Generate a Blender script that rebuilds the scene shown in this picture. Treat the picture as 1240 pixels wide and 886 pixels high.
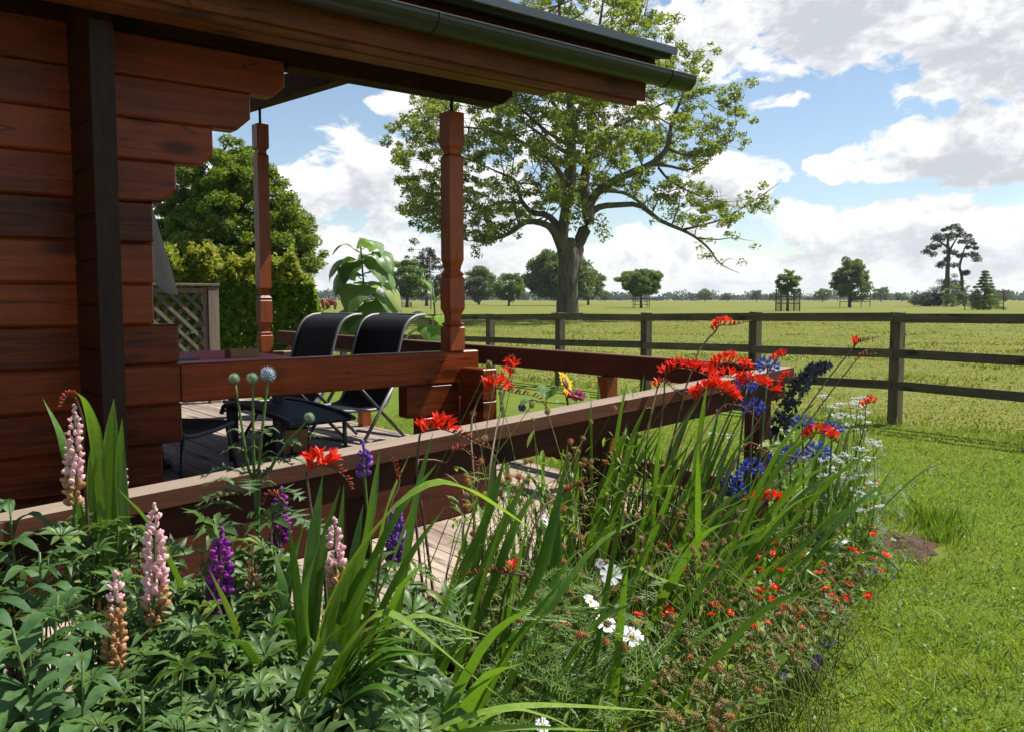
import bpy, math, random
import numpy as np
from mathutils import Vector, Matrix, Euler

random.seed(7)
rng = np.random.default_rng(7)
SC = bpy.context.scene
for o in list(bpy.data.objects):
    bpy.data.objects.remove(o)
COL = SC.collection
R = math.radians

# ------------------------------------------------------------ camera
EYE = 1.5
FPX, CX, CY = 1040.0, 620.0, 443.0
PITCH = math.atan(81.0 / FPX)
cam_d = bpy.data.cameras.new('camera')
cam_d.sensor_width = 36.0
cam_d.lens = 36.0 * FPX / 1240.0
cam_d.clip_start = 0.05
cam_d.clip_end = 6000
cam = bpy.data.objects.new('camera', cam_d)
COL.objects.link(cam)
cam.location = (0, 0, EYE)
cam.rotation_euler = (math.pi / 2 - PITCH, 0, 0)
SC.camera = cam

# ------------------------------------------------------------ sun, exposure
SUN_DIR = Vector((0.61, 0.22, 1.0)).normalized()
SUN_EL = math.asin(SUN_DIR.z)
SUN_AZ = math.atan2(SUN_DIR.x, SUN_DIR.y)
sun_d = bpy.data.lights.new('sun', 'SUN')
sun_d.energy = 5.0
sun_d.angle = R(0.53)
sun_d.color = (1.0, 0.95, 0.86)
sun = bpy.data.objects.new('sun', sun_d)
COL.objects.link(sun)
sun.rotation_euler = SUN_DIR.to_track_quat('Z', 'Y').to_euler()
sun.location = SUN_DIR * 50
SC.view_settings.view_transform = 'Standard'
SC.view_settings.look = 'None'
SC.view_settings.gamma = 1.0
SC.view_settings.use_curve_mapping = False
SC.view_settings.exposure = 0.76
SKY_STRENGTH = 0.080
CLOUD_GAIN = 0.67

def PX(x, y, Z):
    """pixel of the 1240x886 photograph, at ground distance Z -> world point"""
    f = Vector((0, math.cos(PITCH), -math.sin(PITCH)))
    u = Vector((0, math.sin(PITCH), math.cos(PITCH)))
    r = f + Vector((1, 0, 0)) * ((x - CX) / FPX) + u * ((CY - y) / FPX)
    r = r * (Z / r.y)
    return Vector((r.x, r.y, r.z + EYE))

def GP(x, y, z=0.0):
    """pixel -> point on the level z"""
    p = PX(x, y, 1.0)
    d = p - Vector((0, 0, EYE))
    k = (z - EYE) / d.z
    return Vector((d.x * k, d.y * k, z))

# ------------------------------------------------------------ world: sky with clouds
W = bpy.data.worlds.new('World')
SC.world = W
W.use_nodes = True
nt = W.node_tree
nt.nodes.clear()

class NB:
    def __init__(s, tree):
        s.t = tree
    def n(s, typ, **kw):
        nd = s.t.nodes.new(typ)
        for k, v in kw.items():
            setattr(nd, k, v)
        return nd
    def put(s, sock, v):
        if isinstance(v, bpy.types.NodeSocket):
            s.t.links.new(v, sock)
        elif v is not None:
            sock.default_value = v
    def m(s, op, a, b=None, c=None, clamp=False):
        nd = s.n('ShaderNodeMath', operation=op, use_clamp=clamp)
        s.put(nd.inputs[0], a); s.put(nd.inputs[1], b); s.put(nd.inputs[2], c)
        return nd.outputs[0]
    def mr(s, v, a, b, c, d, interp='SMOOTHSTEP'):
        nd = s.n('ShaderNodeMapRange', interpolation_type=interp)
        s.put(nd.inputs[0], v)
        for i, q in enumerate((a, b, c, d)):
            s.put(nd.inputs[1 + i], q)
        return nd.outputs[0]
    def xyz(s, x, y, z):
        nd = s.n('ShaderNodeCombineXYZ')
        s.put(nd.inputs[0], x); s.put(nd.inputs[1], y); s.put(nd.inputs[2], z)
        return nd.outputs[0]
    def noise(s, vec, scale, detail=4, rough=0.55, dist=0.0):
        nd = s.n('ShaderNodeTexNoise')
        s.put(nd.inputs['Vector'], vec)
        nd.inputs['Scale'].default_value = scale
        nd.inputs['Detail'].default_value = detail
        nd.inputs['Roughness'].default_value = rough
        nd.inputs['Distortion'].default_value = dist
        return nd.outputs[0]
    def mix(s, f, a, b, mode='MIX'):
        nd = s.n('ShaderNodeMix', data_type='RGBA', blend_type=mode)
        s.put(nd.inputs[0], f)
        for i, q in ((6, a), (7, b)):
            s.put(nd.inputs[i], (tuple(q) + (1,)) if isinstance(q, (tuple, list)) and len(q) == 3 else q)
        return nd.outputs[2]
    def ramp(s, f, stops):
        nd = s.n('ShaderNodeValToRGB')
        s.put(nd.inputs[0], f)
        e = nd.color_ramp.elements
        while len(e) < len(stops):
            e.new(0.5)
        for i, (p, c) in enumerate(stops):
            e[i].position = p
            e[i].color = tuple(c) + (1,)
        return nd.outputs[0]

b = NB(nt)
geo = b.n('ShaderNodeTexCoord')
sep = b.n('ShaderNodeSeparateXYZ')
nt.links.new(geo.outputs['Generated'], sep.inputs[0])
dx, dy, dz = sep.outputs
AZ = b.m('ARCTAN2', dx, dy)
EL = b.m('ARCSINE', dz)

def azel(x, y):
    d = (PX(x, y, 1.0) - Vector((0, 0, EYE))).normalized()
    return math.atan2(d.x, d.y), math.asin(d.z)
# cloud banks by direction: (centre and half-size as seen from the garden, weight)
BLOBS = [(1010, 4, 230, 78, 1.05), (1190, 60, 140, 66, 1.1), (890, 80, 34, 18, .45), (1190, 178, 128, 42, 1.1),
         (1048, 200, 60, 24, .9), (1090, 274, 195, 32, 1.0), (1240, 290, 150, 34, .8), (468, 212, 84, 62, 1.0), (375, 235, 50, 34, .7),
         (525, 145, 62, 38, .9), (560, 240, 120, 40, .8), (700, 150, 120, 40, .6), (868, 225, 70, 34, .95),
         (700, 300, 260, 30, .7), (360, 300, 160, 36, .8), (1000, 322, 420, 22, .75), (430, 330, 300, 20, .7),
         (930, 122, 40, 10, .4), (740, 20, 120, 40, .5), (1600, 120, 300, 120, .8), (-300, 150, 400, 120, .8)]

def density(az, el):
    wv = b.xyz(b.m('MULTIPLY', az, 9.0), b.m('MULTIPLY', el, 13.0), 3.7)
    wn = b.n('ShaderNodeTexNoise')
    b.put(wn.inputs['Vector'], wv)
    wn.inputs['Scale'].default_value = 1.0
    wn.inputs['Detail'].default_value = 3
    sp = b.n('ShaderNodeSeparateColor')
    nt.links.new(wn.outputs['Color'], sp.inputs[0])
    azw = b.m('MULTIPLY_ADD', b.m('SUBTRACT', sp.outputs[0], .5), .10, az)
    elw = b.m('MULTIPLY_ADD', b.m('SUBTRACT', sp.outputs[1], .5), .05, el)
    acc = None
    for (x, y, rx, ry, w) in BLOBS:
        a0, e0 = azel(x, y)
        ra = rx / FPX
        re = ry / FPX
        p = b.m('DIVIDE', b.m('SUBTRACT', azw, a0), ra)
        q = b.m('DIVIDE', b.m('SUBTRACT', elw, e0), re)
        r2 = b.m('ADD', b.m('MULTIPLY', p, p), b.m('MULTIPLY', q, q))
        k = b.m('MULTIPLY_ADD', r2, -w * .55, w * .55)
        acc = k if acc is None else b.m('SMOOTH_MAX', acc, k, .12)
    acc = b.m('MAXIMUM', acc, -.55)
    # away from the banks: broken cloud everywhere
    gen = b.noise(b.xyz(b.m('MULTIPLY', az, 2.2), b.m('MULTIPLY', el, 4.0), 9.1), 1.0, 2)
    far = b.mr(b.m('ABSOLUTE', az), .6, .95, 0, 1)
    acc = b.m('ADD', acc, b.m('MULTIPLY', far, b.m('MULTIPLY', gen, .85)))
    v = b.xyz(b.m('MULTIPLY', azw, 15.0), b.m('MULTIPLY', elw, 24.0), 1.3)
    n1 = b.noise(v, 1.0, 10, .60, .10)
    return b.m('MULTIPLY_ADD', b.m('SUBTRACT', n1, .5), 2.05, acc)

d0 = density(AZ, EL)
d1 = density(b.m('ADD', AZ, .012), b.m('ADD', EL, .026))
alpha = b.mr(d0, -.03, .19, 0, 1)
thick = b.m('MULTIPLY_ADD', d1, .75, b.m('MULTIPLY', d0, .25))
fine = b.noise(b.xyz(b.m('MULTIPLY', AZ, 46.0), b.m('MULTIPLY', EL, 70.0), 5.5), 1.0, 6, .6)
thick = b.m('MULTIPLY_ADD', b.m('SUBTRACT', fine, .5), .75, thick)
shade = b.mr(thick, .05, .64, 0, 1)
lowhaze = b.mr(EL, .01, .14, 1, 0)
ccol = b.mix(shade, (1.0, .99, .975), (.57, .59, .63))
ccol = b.mix(b.m('MULTIPLY', lowhaze, .22), ccol, (.80, .85, .90))
ccol = b.mix(b.mr(EL, .0, .04, .4, 0), ccol, (.74, .82, .90))
alpha = b.m('MULTIPLY', alpha, .97)
alpha = b.m('MAXIMUM', alpha, .05)
alpha = b.m('MAXIMUM', alpha, b.mr(EL, .0, .075, .94, 0))
sky = b.n('ShaderNodeTexSky', sky_type='NISHITA')
sky.sun_disc = False
sky.sun_elevation = SUN_EL
sky.sun_rotation = SUN_AZ
sky.altitude = 50
sky.air_density = 1.0
sky.dust_density = 0.2
sky.ozone_density = 1.4
bg1 = b.n('ShaderNodeBackground'); bg1.inputs[1].default_value = SKY_STRENGTH
nt.links.new(sky.outputs[0], bg1.inputs[0])
bg2 = b.n('ShaderNodeBackground'); bg2.inputs[1].default_value = CLOUD_GAIN
nt.links.new(ccol, bg2.inputs[0])
mx = b.n('ShaderNodeMixShader')
nt.links.new(alpha, mx.inputs[0])
nt.links.new(bg1.outputs[0], mx.inputs[1]); nt.links.new(bg2.outputs[0], mx.inputs[2])
wo = b.n('ShaderNodeOutputWorld')
nt.links.new(mx.outputs[0], wo.inputs[0])

# ------------------------------------------------------------ materials
def newmat(name):
    m = bpy.data.materials.new(name)
    m.use_nodes = True
    t = m.node_tree
    t.nodes.clear()
    out = t.nodes.new('ShaderNodeOutputMaterial')
    return m, NB(t), out

def principled(nb, col, rough=.6, spec=.4, metal=0.0, normal=None):
    p = nb.n('ShaderNodeBsdfPrincipled')
    nb.put(p.inputs['Base Color'], tuple(col) + (1,) if isinstance(col, (tuple, list)) else col)
    nb.put(p.inputs['Roughness'], rough)
    p.inputs['Specular IOR Level'].default_value = spec
    p.inputs['Metallic'].default_value = metal
    if normal is not None:
        nb.put(p.inputs['Normal'], normal)
    return p

def bump(nb, h, strength=.3, dist=.01):
    n = nb.n('ShaderNodeBump')
    n.inputs['Strength'].default_value = strength
    n.inputs['Distance'].default_value = dist
    nb.put(n.inputs['Height'], h)
    return n.outputs[0]

def plain(name, col, rough=.6, spec=.4, metal=0.0, var=.15, scale=12):
    m, nb, out = newmat(name)
    tc = nb.n('ShaderNodeTexCoord')
    n = nb.noise(tc.outputs['Object'], scale, 5)
    c = nb.mix(n, [q * (1 - var) for q in col], [min(1, q * (1 + var)) for q in col])
    p = principled(nb, c, rough, spec, metal, bump(nb, nb.noise(tc.outputs['Object'], scale * 6, 3), .15, .004))
    nb.t.links.new(p.outputs[0], out.inputs[0])
    return m

def wood(name, axis, dark, light, rough=.36, spec=.24, module=None, modax=2, knots=True, weather=None, offset=0.0, lichen=False):
    """planed timber: grain along the axis, knots, a shade of its own for every board"""
    m, nb, out = newmat(name)
    tc = nb.n('ShaderNodeTexCoord')
    sp = nb.n('ShaderNodeSeparateXYZ')
    nb.t.links.new(tc.outputs['Object'], sp.inputs[0])
    ax = [sp.outputs[0], sp.outputs[1], sp.outputs[2]]
    rnd = None
    shift = 0.0
    if module:
        cell = nb.m('FLOOR', nb.m('DIVIDE', nb.m('SUBTRACT', ax[modax], offset), module))
        wn = nb.n('ShaderNodeTexWhiteNoise', noise_dimensions='1D')
        nb.put(wn.inputs['W'], cell)
        rnd = wn.outputs[0]
        shift = nb.m('MULTIPLY', rnd, 37.0)
    comps = []
    for i in range(3):
        s = 1.6 if i == axis else 26.0
        v = nb.m('MULTIPLY', ax[i], s)
        if i == axis and module:
            v = nb.m('ADD', v, shift)
        comps.append(v)
    vec = nb.xyz(*comps)
    g = nb.noise(vec, 1.0, 6, .62, .6)
    g2 = nb.noise(vec, 3.3, 3, .6)
    f = nb.m('MULTIPLY_ADD', g2, .35, nb.m('MULTIPLY', g, .75))
    if rnd is not None:
        f = nb.m('ADD', f, nb.m('MULTIPLY_ADD', rnd, .36, -.18))
    c = nb.ramp(f, [(.25, dark), (.78, light)])
    if knots:
        kc = []
        for i in range(3):
            kc.append(nb.m('MULTIPLY', ax[i], 2.3 if i == axis else 6.0))
            if i == axis and module:
                kc[-1] = nb.m('ADD', kc[-1], nb.m('MULTIPLY', rnd, 11.0)) if rnd is not None else kc[-1]
        vo = nb.n('ShaderNodeTexVoronoi', feature='F1')
        nb.put(vo.inputs['Vector'], nb.xyz(*kc))
        vo.inputs['Scale'].default_value = 1.0
        k = nb.mr(vo.outputs[0], .08, .30, 1, 0)
        c = nb.mix(nb.m('MULTIPLY', k, .75), c, [q * .28 for q in dark])
    if module:
        cr_ = nb.noise(nb.xyz(*[nb.m('MULTIPLY', q, .22) for q in comps]), 1.0, 3, .55, .3)
        ck = nb.mr(nb.m('ABSOLUTE', nb.m('SUBTRACT', cr_, .52)), .0, .0065, 1, 0)
        c = nb.mix(nb.m('MULTIPLY', ck, .7), c, [q * .2 for q in dark])
    oi = nb.n('ShaderNodeObjectInfo')
    c = nb.mix(1.0, c, nb.mix(oi.outputs['Random'], (.72, .74, .76), (1.12, 1.08, 1.02)), 'MULTIPLY')
    bl = nb.noise(tc.outputs['Object'], 3.1, 3)
    if lichen:
        lv = nb.noise(tc.outputs['Object'], 17.0, 5, .7)
        c = nb.mix(nb.mr(lv, .58, .72, 0, .55), c, (.19, .20, .13))
    c = nb.mix(nb.mr(bl, .35, .75, 0, .35), c, [q * .5 for q in dark])
    if weather:
        ge = nb.n('ShaderNodeNewGeometry')
        sn = nb.n('ShaderNodeSeparateXYZ')
        nb.t.links.new(ge.outputs['True Normal'], sn.inputs[0])
        wcol = nb.ramp(f, [(.25, [q * .55 for q in weather]), (.8, weather)])
        c = nb.mix(nb.mr(sn.outputs[2], .55, .9, 0, 1), c, wcol)
    p = principled(nb, c, rough, spec, 0, bump(nb, f, .35, .004))
    nb.t.links.new(p.outputs[0], out.inputs[0])
    return m

def leafmat(name, dark, light, trans=.35, rough=.5, spec=.35, tcol=None, coat=0.0, patch=None):
    """leaf: every leaf its own tint, some light let through"""
    m, nb, out = newmat(name)
    ge = nb.n('ShaderNodeNewGeometry')
    r = ge.outputs['Random Per Island']
    tc = nb.n('ShaderNodeTexCoord')
    n = nb.noise(tc.outputs['Object'], patch or 3.0, 3)
    f = nb.m('MULTIPLY_ADD', r, .6, nb.m('MULTIPLY', n, .5))
    c = nb.ramp(f, [(.15, dark), (.9, light)])
    if light[1] > light[0] * 1.05:
        fn = nb.noise(tc.outputs['Object'], 75.0, 3, .6)
        c = nb.mix(nb.mr(fn, .35, .68, .42, 0), c, [q * .55 for q in dark])
        c = nb.mix(nb.mr(r, .955, .965, 0, .6), c, (light[0] * 1.5, light[1] * 1.05, light[2] * .7))
    p = principled(nb, c, rough, spec)
    tr = nb.n('ShaderNodeBsdfTranslucent')
    if tcol:
        tcl = nb.mix(.5, c, tcol)
    else:
        tcl = nb.mix(.6, c, [min(1, light[0] * 1.7), min(1, light[1] * 1.7), light[2] * .6])
    nb.put(tr.inputs[0], tcl)
    mx = nb.n('ShaderNodeMixShader')
    mx.inputs[0].default_value = trans
    nb.t.links.new(p.outputs[0], mx.inputs[1]); nb.t.links.new(tr.outputs[0], mx.inputs[2])
    nb.t.links.new(mx.outputs[0], out.inputs[0])
    return m

STAIN_D, STAIN_L = (.040, .0068, .0020), (.310, .058, .0100)
M = {}
M['log'] = wood('stained_logs', 0, STAIN_D, STAIN_L, module=.19, modax=2, offset=1.0)
M['log_b'] = wood('stained_cross_logs', 1, STAIN_D, STAIN_L, module=.19, modax=2, offset=1.0)
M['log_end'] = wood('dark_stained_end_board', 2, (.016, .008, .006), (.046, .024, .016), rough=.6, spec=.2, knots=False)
M['post'] = wood('stained_turned_post', 2, (.12, .022, .005), (.40, .090, .018), rough=.42, spec=.3, knots=False)
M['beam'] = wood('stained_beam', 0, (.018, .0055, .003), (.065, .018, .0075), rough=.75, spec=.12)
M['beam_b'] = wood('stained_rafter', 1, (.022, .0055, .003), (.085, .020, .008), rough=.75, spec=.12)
M['fascia'] = wood('stained_fascia', 0, (.085, .022, .007), (.25, .075, .022), rough=.6, spec=.2, module=.095, modax=2)
M['rail'] = wood('handrail_timber', 0, (.058, .019, .010), (.185, .066, .034), rough=.65, weather=(.32, .245, .185), knots=False)
M['rail_dark'] = wood('rail_board', 0, (.024, .0065, .004), (.10, .026, .012), rough=.65, spec=.2)
M['rail_b'] = wood('rail_board_cross', 1, (.030, .0065, .004), (.11, .023, .010), rough=.6, spec=.2, weather=(.22, .12, .085))
M['deck'] = wood('weathered_decking', 1, (.19, .150, .125), (.44, .36, .30), rough=.8, spec=.2, module=.145, modax=0, knots=True)
M['lap'] = wood('grey_trellis_timber', 2, (.13, .105, .085), (.33, .275, .225), rough=.85, spec=.15, knots=False)
M['fence'] = wood('weathered_fence', 1, (.048, .038, .024), (.175, .140, .092), rough=.85, spec=.15, lichen=True)
M['fence_post'] = wood('weathered_fence_post', 2, (.048, .038, .024), (.175, .145, .095), rough=.85, spec=.15, lichen=True)
M['gutter'] = plain('black_plastic_gutter', (.012, .014, .012), .32, .5)
M['roof'] = plain('roof_felt_edge', (.022, .02, .02), .7, .3)
M['trim'] = plain('grey_drip_trim', (.050, .060, .078), .4, .4)
M['mesh'] = plain('black_sling_fabric', (.007, .007, .008), .6, .35, scale=300, var=.5)
M['tube'] = plain('silver_tube', (.17, .17, .18), .5, .4, .5)
M['dtube'] = plain('dark_grey_tube', (.055, .056, .06), .4, .5, .3)
M['cloth_red'] = plain('maroon_top_lightened', (.70, .20, .19), .95, .03)  # lightened maroon: sunlight on this roof-shaded top is put into the colour
M['slate'] = plain('slate_grey_mat', (.17, .18, .20), .7, .3)
M['newwood'] = wood('pale_new_timber', 0, (.28, .14, .05), (.55, .32, .14), rough=.6)
M['parasol'] = plain('taupe_canopy_cloth', (.30, .26, .245), .85, .15, scale=40)
M['iron'] = plain('black_iron', (.012, .012, .012), .5, .4, .5)
M['white'] = plain('white_lamp_glass', (.7, .7, .68), .3, .5)
M['alu'] = plain('pale_grey_metal', (.35, .36, .35), .4, .5, .4)
M['cow'] = plain('brown_hide', (.20, .062, .022), .8, .2, scale=3)
M['polegrey'] = plain('grey_pole_wood', (.25, .24, .23), .8, .2)
M['bark'] = None

def barkmat(name, dark, light, sc=1.0):
    m, nb, out = newmat(name)
    tc = nb.n('ShaderNodeTexCoord')
    mp = nb.n('ShaderNodeMapping')
    mp.inputs['Scale'].default_value = (5 * sc, 5 * sc, .9 * sc)
    nb.t.links.new(tc.outputs['Object'], mp.inputs[0])
    n = nb.noise(mp.outputs[0], 1.0, 7, .65, .4)
    n2 = nb.noise(tc.outputs['Object'], .45, 3)
    c = nb.ramp(n, [(.3, dark), (.7, light)])
    c = nb.mix(nb.mr(n2, .4, .7, 0, .45), c, [light[0] * .7, light[1] * .85, light[2] * .55])
    p = principled(nb, c, .9, .15, 0, bump(nb, n, .8, .12))
    nb.t.links.new(p.outputs[0], out.inputs[0])
    return m
M['bark'] = barkmat('grey_bark', (.040, .034, .026), (.16, .14, .11))
M['bark_d'] = barkmat('dark_bark', (.03, .022, .016), (.11, .085, .065))
M['stem'] = leafmat('plant_stem', (.05, .10, .02), (.12, .20, .05), .1)
M['stem_d'] = leafmat('dark_flower_stem', (.055, .03, .018), (.12, .075, .04), .1)

def groundmat(name, stops, scale=1.0, fine=60, stretch=1.0, bumpd=.02):
    m, nb, out = newmat(name)
    tc = nb.n('ShaderNodeTexCoord')
    mp = nb.n('ShaderNodeMapping')
    mp.inputs['Scale'].default_value = (1.0, stretch, 1.0)
    nb.t.links.new(tc.outputs['Object'], mp.inputs[0])
    big = nb.noise(mp.outputs[0], .07 * scale, 5, .6, .4)
    mid = nb.noise(mp.outputs[0], .9 * scale, 6, .65)
    fin = nb.noise(tc.outputs['Object'], fine, 3, .7)
    f = nb.m('ADD', nb.m('MULTIPLY', big, .45), nb.m('ADD', nb.m('MULTIPLY', mid, .4), nb.m('MULTIPLY', fin, .25)))
    c = nb.ramp(f, stops)
    p = principled(nb, c, .95, .1, 0, bump(nb, nb.m('ADD', fin, mid), .9, bumpd))
    nb.t.links.new(p.outputs[0], out.inputs[0])
    return m
M['field'] = groundmat('pasture', [(.30, (.055, .085, .014)), (.48, (.115, .138, .024)), (.60, (.160, .166, .038)), (.78, (.22, .195, .068))], 1.0, 25, 1.6)
M['lawn'] = groundmat('lawn_turf', [(.28, (.046, .090, .008)), (.5, (.098, .155, .016)), (.72, (.17, .20, .034))], 1.6, 70)
M['soil'] = groundmat('garden_soil', [(.3, (.035, .022, .014)), (.7, (.13, .085, .055))], 6.0, 45, 1, .03)
M['ramp_side'] = M['rail_dark']

# ------------------------------------------------------------ object helpers
def tag(o, label=None, cat=None, group=None, kind=None):
    if label: o['label'] = label
    if cat: o['category'] = cat
    if group: o['group'] = group
    if kind: o['kind'] = kind
    return o

def empty(name, loc, label, cat, group=None, rz=0.0):
    o = bpy.data.objects.new(name, None)
    o.empty_display_size = .1
    COL.objects.link(o)
    o.location = loc
    o.rotation_euler = (0, 0, rz)
    return tag(o, label, cat, group)

def link_mesh(name, me, parent=None, loc=(0, 0, 0), rot=(0, 0, 0), scale=None):
    o = bpy.data.objects.new(name, me)
    COL.objects.link(o)
    if parent is not None:
        o.parent = parent
    o.location = loc
    o.rotation_euler = rot
    if scale is not None:
        o.scale = (scale,) * 3 if isinstance(scale, (int, float)) else scale
    return o

class MB:
    """collects shapes and links them as ONE mesh object"""
    def __init__(s):
        s.v = []; s.f = []; s.mi = []; s.sm = []; s.cur = 0; s.smooth = False
    def add(s, vs, fs, mi=None, smooth=None):
        o = len(s.v)
        s.v.extend([tuple(p) for p in vs])
        for f in fs:
            s.f.append(tuple(i + o for i in f))
            s.mi.append(s.cur if mi is None else mi)
            s.sm.append(s.smooth if smooth is None else smooth)
        return s
    def box(s, x0, x1, y0, y1, z0, z1, bev=0.0, mi=None):
        if bev > 0:
            c = bev
            # chamfered box: three nested rings
            vs = []
            for (z, i) in ((z0, c), (z0 + c, 0), (z1 - c, 0), (z1, c)):
                vs += [(x0 + i, y0 + i, z), (x1 - i, y0 + i, z), (x1 - i, y1 - i, z), (x0 + i, y1 - i, z)]
            fs = [(3, 2, 1, 0), (12, 13, 14, 15)]
            for k in range(3):
                for j in range(4):
                    fs.append((k * 4 + j, k * 4 + (j + 1) % 4, k * 4 + 4 + (j + 1) % 4, k * 4 + 4 + j))
            return s.add(vs, fs, mi)
        vs = [(x0, y0, z0), (x1, y0, z0), (x1, y1, z0), (x0, y1, z0), (x0, y0, z1), (x1, y0, z1), (x1, y1, z1), (x0, y1, z1)]
        return s.add(vs, [(3, 2, 1, 0), (4, 5, 6, 7), (0, 1, 5, 4), (1, 2, 6, 5), (2, 3, 7, 6), (3, 0, 4, 7)], mi)
    def bar(s, p, q, w, h, up=(0, 0, 1), mi=None):
        """square bar from p to q"""
        p = Vector(p); q = Vector(q)
        t = (q - p).normalized()
        sd = t.cross(Vector(up))
        if sd.length < 1e-4: sd = t.cross(Vector((1, 0, 0)))
        sd.normalize(); u = sd.cross(t)
        vs = []
        for c in (p, q):
            for (a, bb) in ((-1, -1), (1, -1), (1, 1), (-1, 1)):
                vs.append(c + sd * (a * w / 2) + u * (bb * h / 2))
        return s.add(vs, [(0, 1, 2, 3), (7, 6, 5, 4), (0, 4, 5, 1), (1, 5, 6, 2), (2, 6, 7, 3), (3, 7, 4, 0)], mi)
    def tube(s, pts, rad, n=6, mi=None, cap=True):
        pts = [Vector(p) for p in pts]
        if not isinstance(rad, (list, tuple)): rad = [rad] * len(pts)
        vs = []; fs = []
        ref = Vector((0.31, 0.17, 0.93)).normalized()
        for i, p in enumerate(pts):
            t = (pts[min(i + 1, len(pts) - 1)] - pts[max(i - 1, 0)])
            if t.length < 1e-9: t = Vector((0, 0, 1))
            t.normalize()
            a = t.cross(ref)
            if a.length < 1e-3: a = t.cross(Vector((1, 0, 0)))
            a.normalize(); c = t.cross(a)
            for k in range(n):
                an = 2 * math.pi * k / n
                vs.append(p + (a * math.cos(an) + c * math.sin(an)) * rad[i])
        for i in range(len(pts) - 1):
            for k in range(n):
                fs.append((i * n + k, i * n + (k + 1) % n, (i + 1) * n + (k + 1) % n, (i + 1) * n + k))
        if cap:
            fs.append(tuple(range(n - 1, -1, -1))); fs.append(tuple(range((len(pts) - 1) * n, len(pts) * n)))
        return s.add(vs, fs, mi, True)
    def prism(s, poly, axis, lo, hi, mi=None):
        """polygon in the plane across the axis, run from lo to hi"""
        n = len(poly); vs = []
        for w in (lo, hi):
            for (a, c) in poly:
                vs.append({0: (w, a, c), 1: (a, w, c), 2: (a, c, w)}[axis])
        fs = [tuple(range(n - 1, -1, -1)), tuple(range(n, 2 * n))]
        for k in range(n):
            fs.append((k, (k + 1) % n, n + (k + 1) % n, n + k))
        return s.add(vs, fs, mi)
    def lathe4(s, x, y, prof, mi=None):
        """square-section turned post: rings of half-width w at height z"""
        vs = []; fs = []
        for (z, w) in prof:
            vs += [(x - w, y - w, z), (x + w, y - w, z), (x + w, y + w, z), (x - w, y + w, z)]
        for i in range(len(prof) - 1):
            for j in range(4):
                fs.append((i * 4 + j, i * 4 + (j + 1) % 4, i * 4 + 4 + (j + 1) % 4, i * 4 + 4 + j))
        fs.append((3, 2, 1, 0)); n = len(prof) * 4
        fs.append((n - 4, n - 3, n - 2, n - 1))
        return s.add(vs, fs, mi)
    def ball(s, c, r, n=8, m=5, mi=None, axis=None, sq=(1, 1, 1)):
        c = Vector(c); vs = []; fs = []
        q = Vector((0, 0, 1)).rotation_difference(Vector(axis)) if axis is not None else None
        for i in range(m + 1):
            th = math.pi * i / m
            for k in range(n):
                ph = 2 * math.pi * k / n
                p = Vector((math.sin(th) * math.cos(ph) * sq[0], math.sin(th) * math.sin(ph) * sq[1], math.cos(th) * sq[2])) * r
                if q: p = q @ p
                vs.append(c + p)
        for i in range(m):
            for k in range(n):
                fs.append((i * n + k, (i + 1) * n + k, (i + 1) * n + (k + 1) % n, i * n + (k + 1) % n))
        return s.add(vs, fs, mi, True)
    def mesh(s, name, mats, origin=None):
        me = bpy.data.meshes.new(name)
        vs = s.v
        if origin is not None:
            ox, oy, oz = origin
            vs = [(p[0] - ox, p[1] - oy, p[2] - oz) for p in vs]
        me.from_pydata(vs, [], s.f)
        if not isinstance(mats, (list, tuple)): mats = [mats]
        for m in mats: me.materials.append(m)
        me.polygons.foreach_set('material_index', s.mi)
        me.polygons.foreach_set('use_smooth', s.sm)
        me.update()
        return me
    def build(s, name, mats, parent=None, local=False, origin=None):
        if parent is not None and not local:
            origin = parent.location
        me = s.mesh(name, mats, origin)
        o = link_mesh(name, me, parent)
        if parent is None and origin is not None:
            o.location = origin
        return o

def np_mesh(name, V, F, mats, mi=None, smooth=False):
    """mesh straight from arrays, all faces with the same corner count"""
    me = bpy.data.meshes.new(name)
    n, k = F.shape
    me.vertices.add(len(V)); me.vertices.foreach_set('co', V.astype(np.float32).ravel())
    me.loops.add(n * k); me.loops.foreach_set('vertex_index', F.astype(np.int32).ravel())
    me.polygons.add(n)
    me.polygons.foreach_set('loop_start', np.arange(0, n * k, k, dtype=np.int32))
    me.polygons.foreach_set('loop_total', np.full(n, k, dtype=np.int32))
    if not isinstance(mats, (list, tuple)): mats = [mats]
    for m in mats: me.materials.append(m)
    if mi is not None: me.polygons.foreach_set('material_index', mi.astype(np.int32))
    if smooth: me.polygons.foreach_set('use_smooth', np.ones(n, dtype=bool))
    me.update(calc_edges=True)
    me.validate()
    return me

def unit(a):
    return a / (np.linalg.norm(a, axis=1, keepdims=True) + 1e-9)

def leaf_quads(P, size, upbias=.6, aspect=.45, curl=.12):
    """one small pointed leaf per point"""
    n = len(P)
    d = unit(rng.normal(size=(n, 3)) * (1, 1, .7))
    nm = unit(rng.normal(size=(n, 3)) + (0, 0, upbias))
    sd = unit(np.cross(d, nm))
    nm = np.cross(sd, d)
    s = np.asarray(size).reshape(-1, 1) * np.ones((n, 1))
    a = P - d * s * .5
    c = P + d * s * .5 - nm * s * curl
    l = P + sd * s * aspect * .5 + nm * s * curl
    r = P - sd * s * aspect * .5 + nm * s * curl
    V = np.stack([a, l, c, r], axis=1).reshape(-1, 3)
    F = np.arange(n * 4).reshape(n, 4)
    return V, F

def clumps(centres, radii, per, flat=.75):
    """leaf positions in soft-edged clumps"""
    out = []
    for c, r, k in zip(centres, radii, per):
        u = unit(rng.normal(size=(k, 3)))
        rad = r * rng.random((k, 1)) ** .45
        p = u * rad
        p[:, 2] *= flat
        out.append(p + np.asarray(c))
    return np.concatenate(out)

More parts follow.
